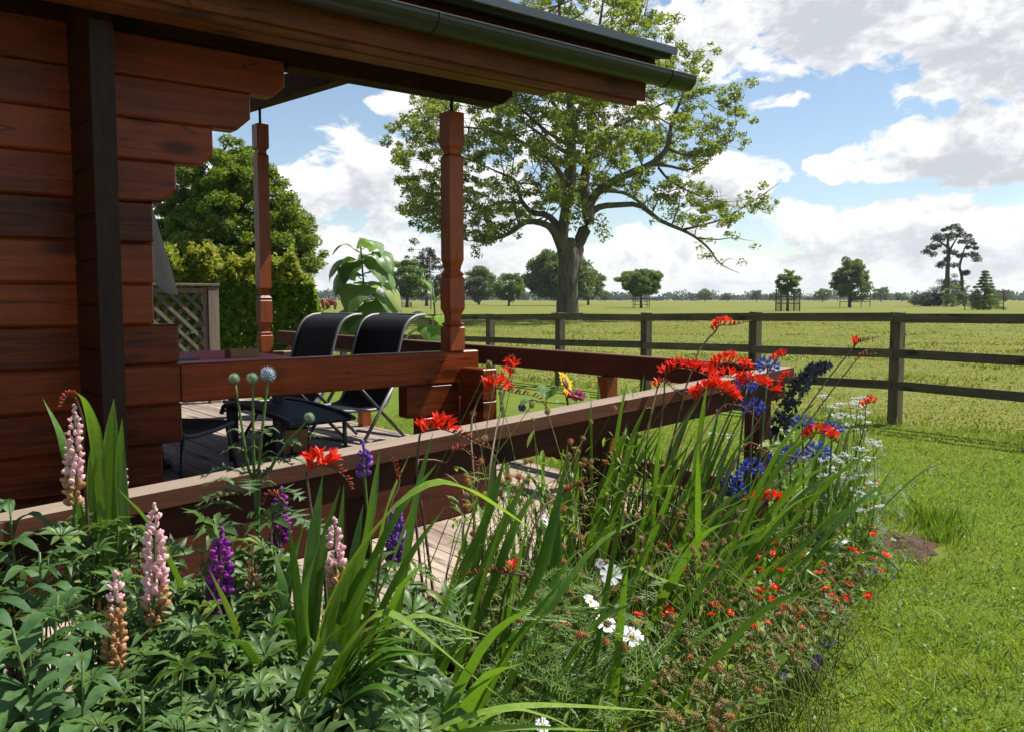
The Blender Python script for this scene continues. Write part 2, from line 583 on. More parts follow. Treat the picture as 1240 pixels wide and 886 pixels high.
def cr(pts, n=10):
    """smooth curve through the points"""
    P = [Vector(p) for p in pts]
    if len(P) == 2: return [P[0].lerp(P[1], i / n) for i in range(n + 1)]
    Q = [P[0] * 2 - P[1]] + P + [P[-1] * 2 - P[-2]]
    out = []
    seg = len(P) - 1
    for i in range(n + 1):
        t = i / n * seg
        k = min(int(t), seg - 1); t -= k
        a, bb, c, d = Q[k:k + 4]
        out.append(.5 * ((2 * bb) + (-a + c) * t + (2 * a - 5 * bb + 4 * c - d) * t * t + (-a + 3 * bb - 3 * c + d) * t ** 3))
    return out

_VT = {}
def vnoise(x, y, seed=0):
    if seed not in _VT: _VT[seed] = np.random.default_rng(seed).random((256, 256))
    T = _VT[seed]
    xi = np.floor(x).astype(int); yi = np.floor(y).astype(int); fx = x - xi; fy = y - yi
    fx = fx * fx * (3 - 2 * fx); fy = fy * fy * (3 - 2 * fy)
    g = lambda a, c: T[a % 256, c % 256]
    return (g(xi, yi) * (1 - fx) + g(xi + 1, yi) * fx) * (1 - fy) + (g(xi, yi + 1) * (1 - fx) + g(xi + 1, yi + 1) * fx) * fy
def fbm(x, y, seed=0):
    return .5 * vnoise(x, y, seed) + .3 * vnoise(x * 2.1, y * 2.1, seed + 1) + .2 * vnoise(x * 4.3, y * 4.3, seed + 2)
# ============================================================ the setting
def sheet(name, poly, z, mat, label_kind='structure', res=None):
    me = bpy.data.meshes.new(name)
    me.from_pydata([(x, y, z) for x, y in poly], [], [tuple(range(len(poly)))])
    me.materials.append(mat)
    o = bpy.data.objects.new(name, me); COL.objects.link(o)
    o['kind'] = label_kind
    return o

TH = R(38.63)                      # turn of the cabin's long side
DA = Vector((math.cos(TH), math.sin(TH), 0)); DB = Vector((-math.sin(TH), math.cos(TH), 0))
def AB(a, b, z=0.0):
    return DA * a + DB * b + Vector((0, 0, z))

sheet('pasture', [(-2500, -200), (2500, -200), (2500, 4500), (-2500, 4500)], 0.0, M['field'])
FP0 = Vector((4.58, 10.2, 0)); FSTEP = DB * 2.0
l0 = FP0 - FSTEP * 10 - DA * .1; l1 = FP0 + FSTEP * 14 - DA * .1
sheet('lawn', [(l0.x, l0.y), (l1.x, l1.y), (-25, 14), (-25, -10), (8, -10)], 0.004, M['lawn'])
# the bed, a low mound of soil along the ramp
def bed_mesh():
    mb = MB(); mb.smooth = True
    near = [(-3.2, -.6), (-1.2, .55), (-.35, 1.35), (.25, 2.2), (.80, 2.98), (1.35, 3.75), (2.02, 4.62), (2.35, 5.1), (2.3, 5.7)]
    far = [(-4.2, -.2), (-2.3, 1.1), (-1.16, 2.05), (-.5, 2.55), (.1, 3.0), (.75, 3.5), (1.25, 4.05), (1.55, 4.7), (1.75, 5.6)]
    n = len(near); vs = []; fs = []
    K = 7
    for i in range(n):
        for k in range(K):
            t = k / (K - 1)
            x = near[i][0] * (1 - t) + far[i][0] * t; y = near[i][1] * (1 - t) + far[i][1] * t
            h = .008 + .09 * math.sin(math.pi * min(1, t * 1.0)) ** .7 + random.uniform(-.01, .01) * (0 < k < K - 1)
            vs.append((x, y, max(.008, h)))
    for i in range(n - 1):
        for k in range(K - 1):
            fs.append((i * K + k, (i + 1) * K + k, (i + 1) * K + k + 1, i * K + k + 1))
    mb.add(vs, fs)
    return mb
o = bed_mesh().build('flower_bed_soil', M['soil']); o['kind'] = 'structure'
# bare patch scraped in the lawn beside the bed
mb = MB(); mb.smooth = True
pc = GP(1092, 661); ring = []
vs = [(pc.x, pc.y, .040)]
for j, rr in enumerate((.14, .28, .42, .56, .68, .80, .91, 1.0)):
    for k in range(36):
        an = 2 * math.pi * k / 36
        w = rr * (1 + .20 * math.sin(3 * an + 1) + .12 * math.sin(7 * an) + random.uniform(-.05, .05))
        vs.append((pc.x + math.cos(an) * .22 * w - .03, pc.y + math.sin(an) * .34 * w, (.034 * (1 - rr ** 2) + .006) + (random.uniform(-.008, .022) if j < 7 else -.004)))
fs = [(0, 1 + k, 1 + (k + 1) % 36) for k in range(36)]
for j in range(7):
    for k in range(36):
        fs.append((1 + j * 36 + k, 37 + j * 36 + k, 37 + j * 36 + (k + 1) % 36, 1 + j * 36 + (k + 1) % 36))
mb.add(vs, fs)
o = mb.build('bare_soil', M['soil']); o['kind'] = 'structure'

# ============================================================ log cabin
A0, B0 = .9, 4.3
ORG = (A0, B0, 0)
cabin = empty('log_cabin', AB(A0, B0), 'red-brown stained log cabin with a posted veranda and black gutter', 'cabin', rz=TH)
def cpart(mb, name, mats, parent=None, label=None):
    o = mb.build(name, mats, parent or cabin, local=True, origin=ORG)
    if label: o['label'] = label
    return o
LH = .19
ends = {-5: 1.234, -4: 1.234, -3: 1.234, -2: 1.234, -1: 1.33, 0: 1.33, 1: 1.326, 2: 1.215, 3: 1.222, 4: 1.226, 5: 1.335, 6: 1.516, 7: 1.708, 8: 1.892}
cham = {5: .07, 6: .06, 7: .07, 8: .06}
wl = MB()
for k in range(-5, 9):
    z0 = 1.0 + k * LH; z1 = z0 + LH - .0015
    e = ends[k]; c = cham.get(k, .012)
    # log with rounded arrises, end chamfered on the corbels
    for (xa, xb) in ((-3.6, e),):
        poly = [(xa, z0 + .011), (xb - c, z0 + .011), (xb, z0 + c * .9 + .008), (xb, z1 - .009), (xa, z1 - .009)]
        inn = [(xa, z0), (xb - c, z0), (xb - .008, z0 + c * .9), (xb - .008, z1), (xa, z1)]
        n = 5
        vs = [(x, 4.228, z) for x, z in inn] + [(x, 4.22, z) for x, z in poly] + [(x, 4.32, z) for x, z in poly]
        # front face, chamfer ring, ends
        vs = [(x, 4.22, z) for x, z in [(xa, z0 + .011), (xb - c - .004, z0 + .011), (xb - .008, z0 + c * .9 + .010), (xb - .008, z1 - .010), (xa, z1 - .010)]] \
            + [(x, 4.231, z) for x, z in [(xa, z0), (xb - c, z0), (xb, z0 + c * .9), (xb, z1), (xa, z1)]] \
            + [(x, 4.32, z) for x, z in [(xa, z0), (xb - c, z0), (xb, z0 + c * .9), (xb, z1), (xa, z1)]]
        fs = [(0, 1, 2, 3, 4)]
        for j in range(5):
            fs.append((5 + j, 5 + (j + 1) % 5, (j + 1) % 5, j))
            fs.append((10 + j, 10 + (j + 1) % 5, 5 + (j + 1) % 5, 5 + j))
        fs.append((14, 13, 12, 11, 10))
        wl.add(vs, fs)
cpart(wl, 'log_wall', M['log'])
# upper wall above the corbels and the wall returning behind
w2 = MB()
for k in range(-5, 11):
    z0 = 1.0 + k * LH + LH / 2
    w2.box(.884, .966, 4.323, 8.6, z0, z0 + LH - .002, .006)
cpart(w2, 'side_wall', M['log_b'])
w3 = MB()
for k in range(9, 11):
    w3.box(-3.6, .88, 4.223, 4.318, 1.0 + k * LH, 1.0 + k * LH + LH - .002, .006)
cpart(w3, 'upper_wall', M['log'])
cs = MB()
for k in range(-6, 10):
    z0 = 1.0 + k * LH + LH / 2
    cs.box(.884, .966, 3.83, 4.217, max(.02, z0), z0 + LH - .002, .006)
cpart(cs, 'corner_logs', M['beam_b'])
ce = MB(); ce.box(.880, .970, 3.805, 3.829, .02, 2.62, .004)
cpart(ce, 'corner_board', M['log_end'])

# veranda front rail, one log wide
rl = MB(); rl.box(1.332, 3.11, 4.222, 4.318, 1.0, 1.19, .008)
cpart(rl, 'veranda_rail', M['log'])
# stepped stack carrying the post
st = MB()
st.box(2.60, 2.968, 4.224, 4.316, .81, .997, .008)
st.box(2.70, 2.968, 4.224, 4.316, .62, .808, .008)
st.box(2.70, 2.968, 4.224, 4.316, .50, .618, .008)
cpart(st, 'rail_bracket', M['log'])
sb = MB()
for z0, z1 in ((.907, 1.093), (.717, .905), (.50, .715)):
    sb.box(2.972, 3.068, 3.985, 4.219, z0, z1, .006)
    sb.box(2.972, 3.068, 4.322, 4.66, z0, z1 if z1 < 1 else .998, .006)
cpart(sb, 'cross_logs', M['log_b'])

def turned_post(a, b, z0, z1, lowf):
    mb = MB()
    L = z1 - z0; w = .0525
    prof = [(z0, w), (z0 + .135, w), (z0 + .147, w * .78), (z0 + .158, w * .98), (z0 + .170, w * .66), (z0 + .215, w * .72), (z0 + .24, w * .92), (z0 + .25, w),
            (z0 + .43, w), (z0 + .442, w * .82), (z0 + .455, w * .98), (z0 + .475, w * .66), (z0 + .50, w * .72), (z0 + .54, w * .93),
            (z1 - .26, w * .93), (z1 - .240, w * .68), (z1 - .215, w * .70), (z1 - .195, w), (z1 - .004, w), (z1, w * .94)]
    mb.lathe4(a, b, prof)
    p = cpart(mb, 'post', M['post'])
    r = MB(); r.tube([(a, b, z1 - .02), (a, b, z1 + .16)], .011, 8)
    r.box(a - .03, a + .03, b - .03, b + .03, z1 + .0005, z1 + .006)
    cpart(r, 'rod', M['iron'], None).parent = p
    return p
turned_post(2.955, 4.27, 1.1915, 2.595, 1)
turned_post(2.93, 7.05, 1.052, 2.955, 1)

# beam over the front, rafters, eave
bm = MB()
bm.prism([(-3.6, 2.712), (1.9, 2.712), (1.91, 2.678), (3.28, 2.678), (3.36, 2.74), (3.36, 2.95), (-3.6, 2.95)], 1, 4.20, 4.33)
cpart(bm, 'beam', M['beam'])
def rafter(a, name='rafter'):
    r = MB()
    r.prism([(3.62, 2.875), (4.19, 2.955), (4.34, 2.955), (7.5, 3.12), (7.5, 3.36), (3.62, 2.925)], 0, a - .05, a + .05)
    cpart(r, name, M['beam_b'])
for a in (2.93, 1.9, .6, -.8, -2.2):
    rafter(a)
sl = .205
rf = MB()
def roofz(bv): return 2.882 + (bv - 3.47) * sl
rf.prism([(3.50, roofz(3.50) + .03), (7.7, roofz(7.7) + .03), (7.7, roofz(7.7) + .13), (3.47, roofz(3.47) + .085)], 0, -3.6, 4.00)
cpart(rf, 'roof', M['roof'])
so = MB()
so.prism([(3.60, roofz(3.6) - .004), (7.7, roofz(7.7) - .004), (7.7, roofz(7.7) + .026), (3.60, roofz(3.6) + .026)], 0, -3.6, 3.98)
cpart(so, 'roof_boards', M['beam'])
tr = MB()
tr.prism([(3.448, roofz(3.47) + .052), (3.466, roofz(3.47) + .052), (3.466, roofz(3.47) + .088), (3.60, roofz(3.60) + .105), (3.60, roofz(3.60) + .118), (3.448, roofz(3.47) + .094)], 0, -3.6, 4.005)
cpart(tr, 'roof_edge', [M['trim']])
fa = MB()
fa.box(-3.6, 3.84, 3.545, 3.572, 2.66, 2.845, .004)
fa.box(-3.6, 3.80, 3.575, 3.62, 2.635, 2.68, .003)
fa.box(-3.6, 3.22, 3.64, 3.76, 2.635, 2.67, .003)
cpart(fa, 'fascia', M['fascia'])
sf = MB(); sf.box(-3.6, 3.70, 3.63, 4.19, 2.86, 2.875)
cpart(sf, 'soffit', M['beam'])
def half_ring(bc, zc, r, t, n=12):
    out = [(bc - math.cos(math.pi * k / n) * r, zc - math.sin(math.pi * k / n) * r) for k in range(n + 1)]
    inn = [(bc + math.cos(math.pi * k / n) * (r - t), zc - math.sin(math.pi * k / n) * (r - t)) for k in range(n + 1)]
    return out + inn
gt = MB(); gt.prism(half_ring(3.462, 2.812, .076, .004), 0, -3.6, 4.11)
gt.tube([(-3.6, 3.387, 2.813), (4.11, 3.387, 2.813)], .006, 6)
g = cpart(gt, 'gutter', M['gutter'])
for a in (-1.4, .4, 2.29, 3.91):
    bk = MB(); bk.prism(half_ring(3.462, 2.814, .082, .005), 0, a - .012, a + .012)
    o = cpart(bk, 'gutter_clip', M['gutter']); o.parent = g

# far railing of the veranda, across the end
fr = MB(); fr.box(3.275, 3.325, 2.30, 7.6, 1.085, 1.205, .005)
cpart(fr, 'end_rail', M['rail_b'])
fr = MB(); fr.box(3.28, 3.32, 2.30, 4.6, .575, .66, .004)
cpart(fr, 'end_rail', M['rail_b'])
for bb in (3.30, 4.75, 6.0, 7.3):
    p = MB(); p.box(3.262, 3.338, bb - .038, bb + .038, .05, 1.083, .004)
    cpart(p, 'rail_post', M['post'])
br = MB(); br.box(1.0, 3.27, 7.0, 7.1, .88, 1.05, .008)
cpart(br, 'back_rail', M['rail'])
# decking boards
dk = MB(); a = .972
while a < 3.30:
    w = min(.139, 3.352 - a)
    dk.box(a, a + w, 4.0 + random.uniform(0, .006), 9.0, .468, .5 + random.uniform(-.0015, .0015), .003)
    a += .145
cpart(dk, 'decking', M['deck'])
ds = MB(); ds.box(.98, 3.34, 4.01, 4.05, .02, .466); ds.box(3.30, 3.345, 4.06, 7.69, .02, .466)
cpart(ds, 'deck_skirt', M['rail_dark'])

# ============================================================ ramp with its handrail
ramp = empty('timber_ramp', AB(1.5, 2.3), 'weathered timber ramp with a flat handrail rising to the cabin veranda', 'ramp', rz=TH)
RORG = (1.5, 2.3, 0)
def rpart(mb, name, mats):
    return mb.build(name, mats, ramp, local=True, origin=RORG)
SLP = .0641
def rz(a): return .5 - SLP * (3.3 - a)
rb = MB(); a = -2.6
while a < 3.30:
    w = .139
    z0, z1 = rz(a) - .002, rz(a + w) - .002
    vs = [(a, 2.32, z0 - .03), (a + w, 2.32, z1 - .03), (a + w, 3.99, z1 - .03), (a, 3.99, z0 - .03),
          (a, 2.32, z0), (a + w, 2.32, z1), (a + w, 3.99, z1), (a, 3.99, z0)]
    rb.add(vs, [(3, 2, 1, 0), (4, 5, 6, 7), (0, 1, 5, 4), (1, 2, 6, 5), (2, 3, 7, 6), (3, 0, 4, 7)])
    a += .145
rpart(rb, 'ramp_boards', M['deck'])
ru = MB()
for bb in (2.36, 3.1, 3.95):
    ru.bar((-2.6, bb, rz(-2.6) - .105), (3.33, bb, rz(3.33) - .105), .045, .14)
rpart(ru, 'ramp_joists', M['rail_dark'])
def hz(a): return 1.192 - SLP * (3.3 - a)
hc = MB(); hc.bar((-2.6, 2.25, hz(-2.6) - .022), (3.37, 2.25, hz(3.37) - .022), .102, .044)
rpart(hc, 'handrail', M['rail'])
hb = MB(); hb.bar((-2.6, 2.252, hz(-2.6) - .045 - .046), (3.35, 2.252, hz(3.35) - .045 - .046), .042, .092)
rpart(hb, 'handrail_board', M['rail_dark'])
hm = MB(); hm.bar((-2.6, 2.30, rz(-2.6) + .10), (3.25, 2.30, rz(3.25) + .10), .035, .09)
rpart(hm, 'kick_rail', M['rail_dark'])
ib = MB(); ib.bar((-2.6, 3.42, rz(-2.6) + .135), (2.62, 3.42, rz(2.62) + .135), .04, .26)
rpart(ib, 'inner_side_board', M['rail_dark'])
for a in (-1.9, -.85, .2, 1.23, 2.25, 3.27):
    p = MB(); p.box(a - .042, a + .042, 2.275, 2.355, .02, hz(a) - .046, .004)
    rpart(p, 'post', M['rail_dark'])

# ============================================================ fence round the garden
fence = empty('post_and_rail_fence', FP0, 'weathered brown three-rail timber fence between lawn and pasture', 'fence', rz=TH)
SAG = -.036
def fz(k): return SAG * max(k, 0) * .9
for k in range(-4, 13):
    p = MB(); w = .062
    t = 1.345 + fz(k) + random.uniform(-.012, .012)
    y = 2.0 * k
    vs = [(-w, y - w, -.15), (w, y - w, -.15), (w, y + w, -.15), (-w, y + w, -.15), (-w, y - w, t), (w, y - w, t), (w, y + w, t + .006), (-w, y + w, t + .006)]
    p.add(vs, [(3, 2, 1, 0), (4, 5, 6, 7), (0, 1, 5, 4), (1, 2, 6, 5), (2, 3, 7, 6), (3, 0, 4, 7)])
    p.build('post', M['fence_post'], fence, local=True)
    if k < 12:
        for zr in (1.285, .853, .475):
            r = MB()
            j = random.uniform(-.012, .012)
            r.bar((-w - .021, y + .004, zr + fz(k) + j), (-w - .021, y + 1.996, zr + fz(k + 1) - j), .038, .105)
            r.build('rail', M['fence'], fence, local=True)

# ============================================================ trellis panel
tl = empty('trellis_panel', AB(2.6, 8.28), 'grey framed lattice trellis panel in front of the hedge', 'trellis', rz=TH)
def tpart(mb, name): return mb.build(name, M['lap'], tl, local=True)
W0, W1, T0, T1 = -1.15, .27, .55, 1.60
p = MB(); p.box(W1, W1 + .10, -.05, .05, 0, 1.62, .005); tpart(p, 'post')
p = MB(); p.box(W0 - .10, W0, -.05, .05, 0, 1.62, .005); tpart(p, 'post')
p = MB(); p.box(W0, W1 - .001, -.03, .03, T1 - .045, T1, .003); p.box(W0, W1 - .001, -.03, .03, T0, T0 + .045, .003)
p.box(W1 - .045, W1 - .002, -.028, .028, T0 + .046, T1 - .046, .003); tpart(p, 'frame')
p = MB(); p.box(W0 - .11, W1 + .11, -.06, .06, 1.622, 1.645, .003); tpart(p, 'cap')
la = MB()
H = T1 - T0 - .09; zb = T0 + .045
s = W0 - H
while s < W1:
    for sgn, yy in ((1, -.012), (-1, .012)):
        x0, x1 = s, s + H
        u0 = max(0, (W0 - x0) / H); u1 = min(1, (W1 - .045 - x0) / H)
        if u1 - u0 < .05: continue
        za = zb + (H * (1 - u0) if sgn > 0 else H * u0); zc = zb + (H * (1 - u1) if sgn > 0 else H * u1)
        la.bar((x0 + H * u0, yy, za), (x0 + H * u1, yy, zc), .010, .032, up=(0, 0, 1))
    s += .135
tpart(la, 'lattice')

# ============================================================ things on the veranda
def recliner(loc, rz_, label):
    t = empty('recliner_chair', loc, label, 'garden chair', 'black recliners on the veranda', rz_)
    prof = [(v.x, v.y) for v in cr([(a_, b_, 0) for a_, b_ in [(.44, .285), (.25, .265), (.03, .262), (-.06, .33), (-.145, .60), (-.20, .76), (-.255, .838), (-.325, .872), (-.375, .880), (-.42, .882)]], 36)]
    mb = MB(); vs = []; fs = []
    n = len(prof)
    for th in (0, -.008):
        for (y, z) in prof:
            for x in (-.218, .218):
                vs.append((x, y + th * .6, z + th))
    for i in range(n - 1):
        fs.append((i * 2, i * 2 + 1, i * 2 + 3, i * 2 + 2))
        o_ = n * 2
        fs.append((o_ + i * 2 + 2, o_ + i * 2 + 3, o_ + i * 2 + 1, o_ + i * 2))
    mb.add(vs, fs, smooth=True)
    mb.build('sling', M['mesh'], t, local=True)
    for sx in (-1, 1):
        fr_ = MB(); fr_.tube([(sx * .226, y, z) for y, z in prof], .0115, 8)
        fr_.build('side_tube', M['tube'], t, local=True)
        ar = MB(); ar.tube(cr([(sx * .275, -.16, .50), (sx * .285, .05, .53), (sx * .285, .28, .51), (sx * .28, .34, .47)], 10), [.016] * 11, 8)
        ar.build('armrest', M['dtube'], t, local=True)
        lg = MB(); lg.tube([(sx * .262, .32, .49), (sx * .262, -.21, .012)], .0115, 8); lg.build('leg', M['dtube'], t, local=True)
        lg = MB(); lg.tube([(sx * .272, -.12, .49), (sx * .272, .26, .012)], .0125, 8); lg.build('leg', M['tube'], t, local=True)
    for (y, z) in ((.44, .285), (-.42, .882), (-.19, .04), (.23, .05)):
        cb = MB(); cb.tube([(-.235, y, z), (.235, y, z)], .0115, 8)
        cb.build('cross_bar', M['tube'], t, local=True)
    return t
recliner((-1.06, 5.94, .502), R(143.1), 'black sling recliner with curled headrest, the one nearer the turned front post')
recliner((-1.56, 6.17, .502), R(141.0), 'black sling recliner with curled headrest, standing behind the other recliner')

def low_chair(loc, rz_):
    t = empty('garden_chair', loc, 'dark grey low chair with thin legs in front of the red table', 'garden chair', rz=rz_)
    s = MB(); s.prism([(-.24, .305), (-.22, .32), (0, .295), (.22, .325), (.25, .31), (.23, .30), (0, .272), (-.22, .298)], 0, -.22, .22)
    s.build('seat', M['mesh'], t, local=True)
    for sx in (-1, 1):
        f = MB(); f.tube(cr([(sx * .225, .26, .305), (sx * .225, 0, .285), (sx * .225, -.23, .315), (sx * .225, -.30, .55), (sx * .225, -.33, .72)], 14), .013, 8)
        f.build('side_tube', M['dtube'], t, local=True)
        for sy, fy in ((.2, .27), (-.2, -.25)):
            l = MB(); l.tube([(sx * .225, sy, .30), (sx * .24, fy, .008)], [.013, .011], 8)
            l.build('leg', M['dtube'], t, local=True)
    bk = MB(); bk.prism([(-.285, .44), (-.34, .73), (-.328, .735), (-.273, .445)], 0, -.215, .215)
    bk.build('backrest', M['mesh'], t, local=True)
low_chair((-1.86, 4.62, .502), R(-14))
# footstool
fs_ = empty('footstool', (-1.36, 5.12, .502), 'dark folding footstool with a grey tube edge between chair and recliner', 'footstool', rz=R(-46))
s = MB(); s.prism([(-.42, .30), (-.36, .355), (-.1, .36), (.30, .33), (.42, .31), (.42, .295), (.30, .312), (-.1, .342), (-.36, .335)], 1, -.19, .19)
s.build('seat', M['mesh'], fs_, local=True)
for sy in (-1, 1):
    f = MB(); f.tube(cr([(-.43, sy * .2, .295), (-.36, sy * .2, .355), (-.1, sy * .2, .36), (.30, sy * .2, .335), (.43, sy * .2, .31)], 12), .014, 8)
    f.build('side_tube', M['dtube'], fs_, local=True)
    for x0, x1 in ((-.34, -.30), (.32, .34)):
        l = MB(); l.tube([(x0, sy * .2, .34), (x1, sy * .205, .008)], .0125, 8); l.build('leg', M['dtube'], fs_, local=True)

tb = empty('garden_table', AB(1.78, 5.5, .502), 'low garden table with a maroon top on the veranda', 'table', rz=TH)
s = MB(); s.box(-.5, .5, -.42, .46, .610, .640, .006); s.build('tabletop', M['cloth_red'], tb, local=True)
for sx in (-.43, .43):
    for sy in (-.36, .40):
        l = MB(); l.box(sx - .025, sx + .025, sy - .025, sy + .025, 0, .609); l.build('leg', M['dtube'], tb, local=True)
bx = empty('wooden_box', AB(2.0, 5.17, 1.1435), 'small open wooden box lying on the maroon table', 'box', rz=TH)
s = MB()
s.box(-.09, .09, -.05, -.038, 0, .05); s.box(-.09, .09, .038, .05, 0, .05); s.box(-.09, -.078, -.037, .037, 0, .05); s.box(.078, .09, -.037, .037, 0, .05); s.box(-.077, .077, -.037, .037, 0, .008)
s.build('box_sides', M['newwood'], bx, local=True)
mt = MB(); mt.box(-.12, .12, -.09, .09, 0, .012, .003)
o = mt.build('table_mat', M['slate']); o.location = AB(1.60, 5.19, 1.1435); o.rotation_euler = (0, 0, TH)
tag(o, 'slate grey mat on the left end of the maroon table', 'mat')
bk = empty('timber_step', AB(2.33, 5.28, .502), 'short dark timber step with a pale end on the decking', 'step', rz=TH)
s = MB(); s.box(-.13, .10, -.11, .11, 0, .17, .006); s.build('block', M['rail_dark'], bk, local=True)
s = MB(); s.box(-.12, .09, -.118, -.112, .01, .16); s.build('end_grain', M['newwood'], bk, local=True)
pl = MB(); pl.box(-.28, .28, -.05, .05, 0, .035, .003)
o = pl.build('loose_plank', M['rail']); o.location = AB(2.75, 5.0, .5025); o.rotation_euler = (0, 0, R(70))
tag(o, 'pale loose plank lying on the decking below the recliners', 'plank')

pr = empty('closed_parasol', (-2.23, 5.03, .502), 'closed parasol with a taupe canopy hanging beside the cabin wall', 'parasol')
mb = MB(); vs = []; fs = []; n = 32
prof = [(2.02, .03), (1.9, .055), (1.6, .12), (1.3, .19), (1.12, .225), (1.06, .228)]
for i, (z, r) in enumerate(prof):
    for k in range(n):
        an = 2 * math.pi * k / n
        fold = 1 + (.24 * (i / 5)) * math.cos(8 * an)
        vs.append((math.cos(an) * r * fold, math.sin(an) * r * fold, z - .05 * (i / 5) * math.cos(8 * an + .6)))
for i in range(len(prof) - 1):
    for k in range(n): fs.append((i * n + k, i * n + (k + 1) % n, (i + 1) * n + (k + 1) % n, (i + 1) * n + k))
mb.add(vs, fs, smooth=True); mb.build('canopy', M['parasol'], pr, local=True)
mb = MB(); mb.tube([(0, 0, .05), (0, 0, 2.1)], .02, 8); mb.build('pole', M['dtube'], pr, local=True)
mb = MB(); mb.tube([(0, 0, 0), (0, 0, .05), (0, 0, .06)], [.2, .2, .05], 16); mb.build('base', M['iron'], pr, local=True)

# lamp under the eave at the left
sl_ = empty('security_lamp', AB(.40, 4.22, 2.50), 'small grey and white lamp high on the log wall under the eave', 'lamp', rz=TH)
mb = MB(); mb.box(-.02, .02, -.05, 0, -.02, .03, .004); mb.tube([(0, -.05, 0), (0, -.12, -.02)], .008, 6); mb.build('bracket', M['iron'], sl_, local=True)
mb = MB(); mb.ball((0, -.14, -.035), .032, 10, 6); mb.build('bulb', M['white'], sl_, local=True)
mb = MB(); mb.box(.0, .11, -.17, -.05, .17, .20, .006); mb.box(.04, .06, -.05, 0, .175, .195); mb.build('flood_head', M['alu'], sl_, local=True)
# ============================================================ trees
L = {}
L['oak'] = leafmat('big_tree_leaves', (.056, .105, .013), (.25, .31, .050), .45, patch=.25)
L['lime'] = leafmat('dense_tree_leaves', (.040, .088, .010), (.195, .265, .032), .40, patch=.5)
L['hedge'] = leafmat('hedge_leaves', (.048, .100, .010), (.215, .30, .030), .50, patch=1.2)
L['hedge_tip'] = leafmat('young_hedge_shoots', (.16, .17, .02), (.34, .30, .05), .38)
L['far'] = leafmat('distant_leaves', (.044, .085, .026), (.155, .21, .058), .34, patch=.12)
L['far2'] = leafmat('distant_bright_leaves', (.050, .105, .027), (.18, .265, .062), .34, patch=.12)
L['pine'] = leafmat('pine_needles', (.016, .032, .016), (.052, .078, .034), .2, patch=.3)
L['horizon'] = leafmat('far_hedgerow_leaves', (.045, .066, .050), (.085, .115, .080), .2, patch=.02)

def twig(mb, a, bpt, r0, r1, sag=.12, n=5, sides=4, jit=.08):
    a = Vector(a); bpt = Vector(bpt)
    d = (bpt - a); Ln = d.length
    mid = a.lerp(bpt, .5) + Vector((random.gauss(0, jit), random.gauss(0, jit), sag + random.gauss(0, jit * .5))) * Ln
    pts = cr([a, mid, bpt], n)
    mb.tube(pts, [r0 + (r1 - r0) * i / n for i in range(n + 1)], sides, cap=False)
    return pts

def in_poly(x, y, poly):
    c = False; j = len(poly) - 1
    for i in range(len(poly)):
        xi, yi = poly[i]; xj, yj = poly[j]
        if (yi > y) != (yj > y) and x < (xj - xi) * (y - yi) / (yj - yi) + xi: c = not c
        j = i
    return c

# ---- the big tree in the pasture: its limbs as they grow, metres from the foot of the trunk
BT = GP(687, 388)
BTZ = BT.y
def bt(zx, zy, dep=0.0):
    return PX(470 + .3871 * zx, 60 + .3871 * zy, BTZ + dep)
big = empty('field_tree', BT, 'tall spreading broadleaf tree with thick grey trunk beyond the fence', 'tree')
tk = MB(); tk.smooth = True
limbs = []
def limb(pts, r, n=14, sides=8):
    P = cr([bt(*p) for p in pts], n)
    rad = []
    for i in range(n + 1):
        t = i / n * (len(r) - 1); k = min(int(t), len(r) - 2)
        rad.append((r[k] + (r[k + 1] - r[k]) * (t - k)) * random.uniform(.95, 1.05))
    rad = [q * .78 for q in rad]
    tk.tube(P, rad, sides)
    limbs.append((P, rad))
# trunk with its flare
P = cr([bt(560, 862), bt(562, 830), bt(560, 770), bt(562, 700), bt(566, 650), bt(560, 590)], 16)
rads = [1.42, 1.08, .88, .80, .76, .74, .72, .71, .70, .69, .69, .69, .70, .70, .66, .58, .48]
vs = []; fs = []; n = 22
for i, (p, r) in enumerate(zip(P, rads)):
    for k in range(n):
        an = 2 * math.pi * k / n
        flute = 1 + (.22 if i < 2 else .10) * math.cos(6 * an + .8 + i * .05) * max(.25, 1 - i / 9) + .03 * math.sin(11 * an + i)
        vs.append((p.x + math.cos(an) * r * flute, p.y + math.sin(an) * r * flute, p.z - (.25 if i == 0 else 0)))
for i in range(len(P) - 1):
    for k in range(n): fs.append((i * n + k, i * n + (k + 1) % n, (i + 1) * n + (k + 1) % n, (i + 1) * n + k))
tk.add(vs, fs, smooth=True)
for k in range(6):        # roots
    an = k * 1.05 + .3
    tk.tube([BT + Vector((math.cos(an) * 1.0, math.sin(an) * 1.0, .35)), BT + Vector((math.cos(an) * 1.6, math.sin(an) * 1.6, .10)), BT + Vector((math.cos(an) * 2.4, math.sin(an) * 2.2, -.1))], [.22, .15, .05], 7)
limb([(556, 680, 0), (545, 590, -.4), (560, 480, -.6), (572, 380, -.5), (572, 250, -.6), (566, 120, -.6), (545, 0, 0), (535, -150, 0), (540, -260, 0)], [.62, .5, .5, .48, .40, .32, .22, .14, .05], 22)
limb([(575, 690, .2), (600, 600, .5), (628, 520, .8), (612, 430, 1), (628, 330, 1.2), (636, 200, 1.2), (640, 60, 1), (660, -60, 1), (680, -210, 1)], [.66, .62, .58, .48, .40, .32, .24, .15, .05], 22)
limb([(626, 500, .8), (660, 440, .5), (740, 395, -.5), (820, 360, -1.2), (872, 310, -1.5), (885, 240, -1.4), (915, 160, -1.2), (965, 30, -1)], [.42, .38, .34, .28, .22, .17, .12, .04], 18)
limb([(820, 360, -1.2), (880, 365, -1.0), (940, 378, -.8), (985, 350, -.6)], [.2, .14, .09, .04], 8)
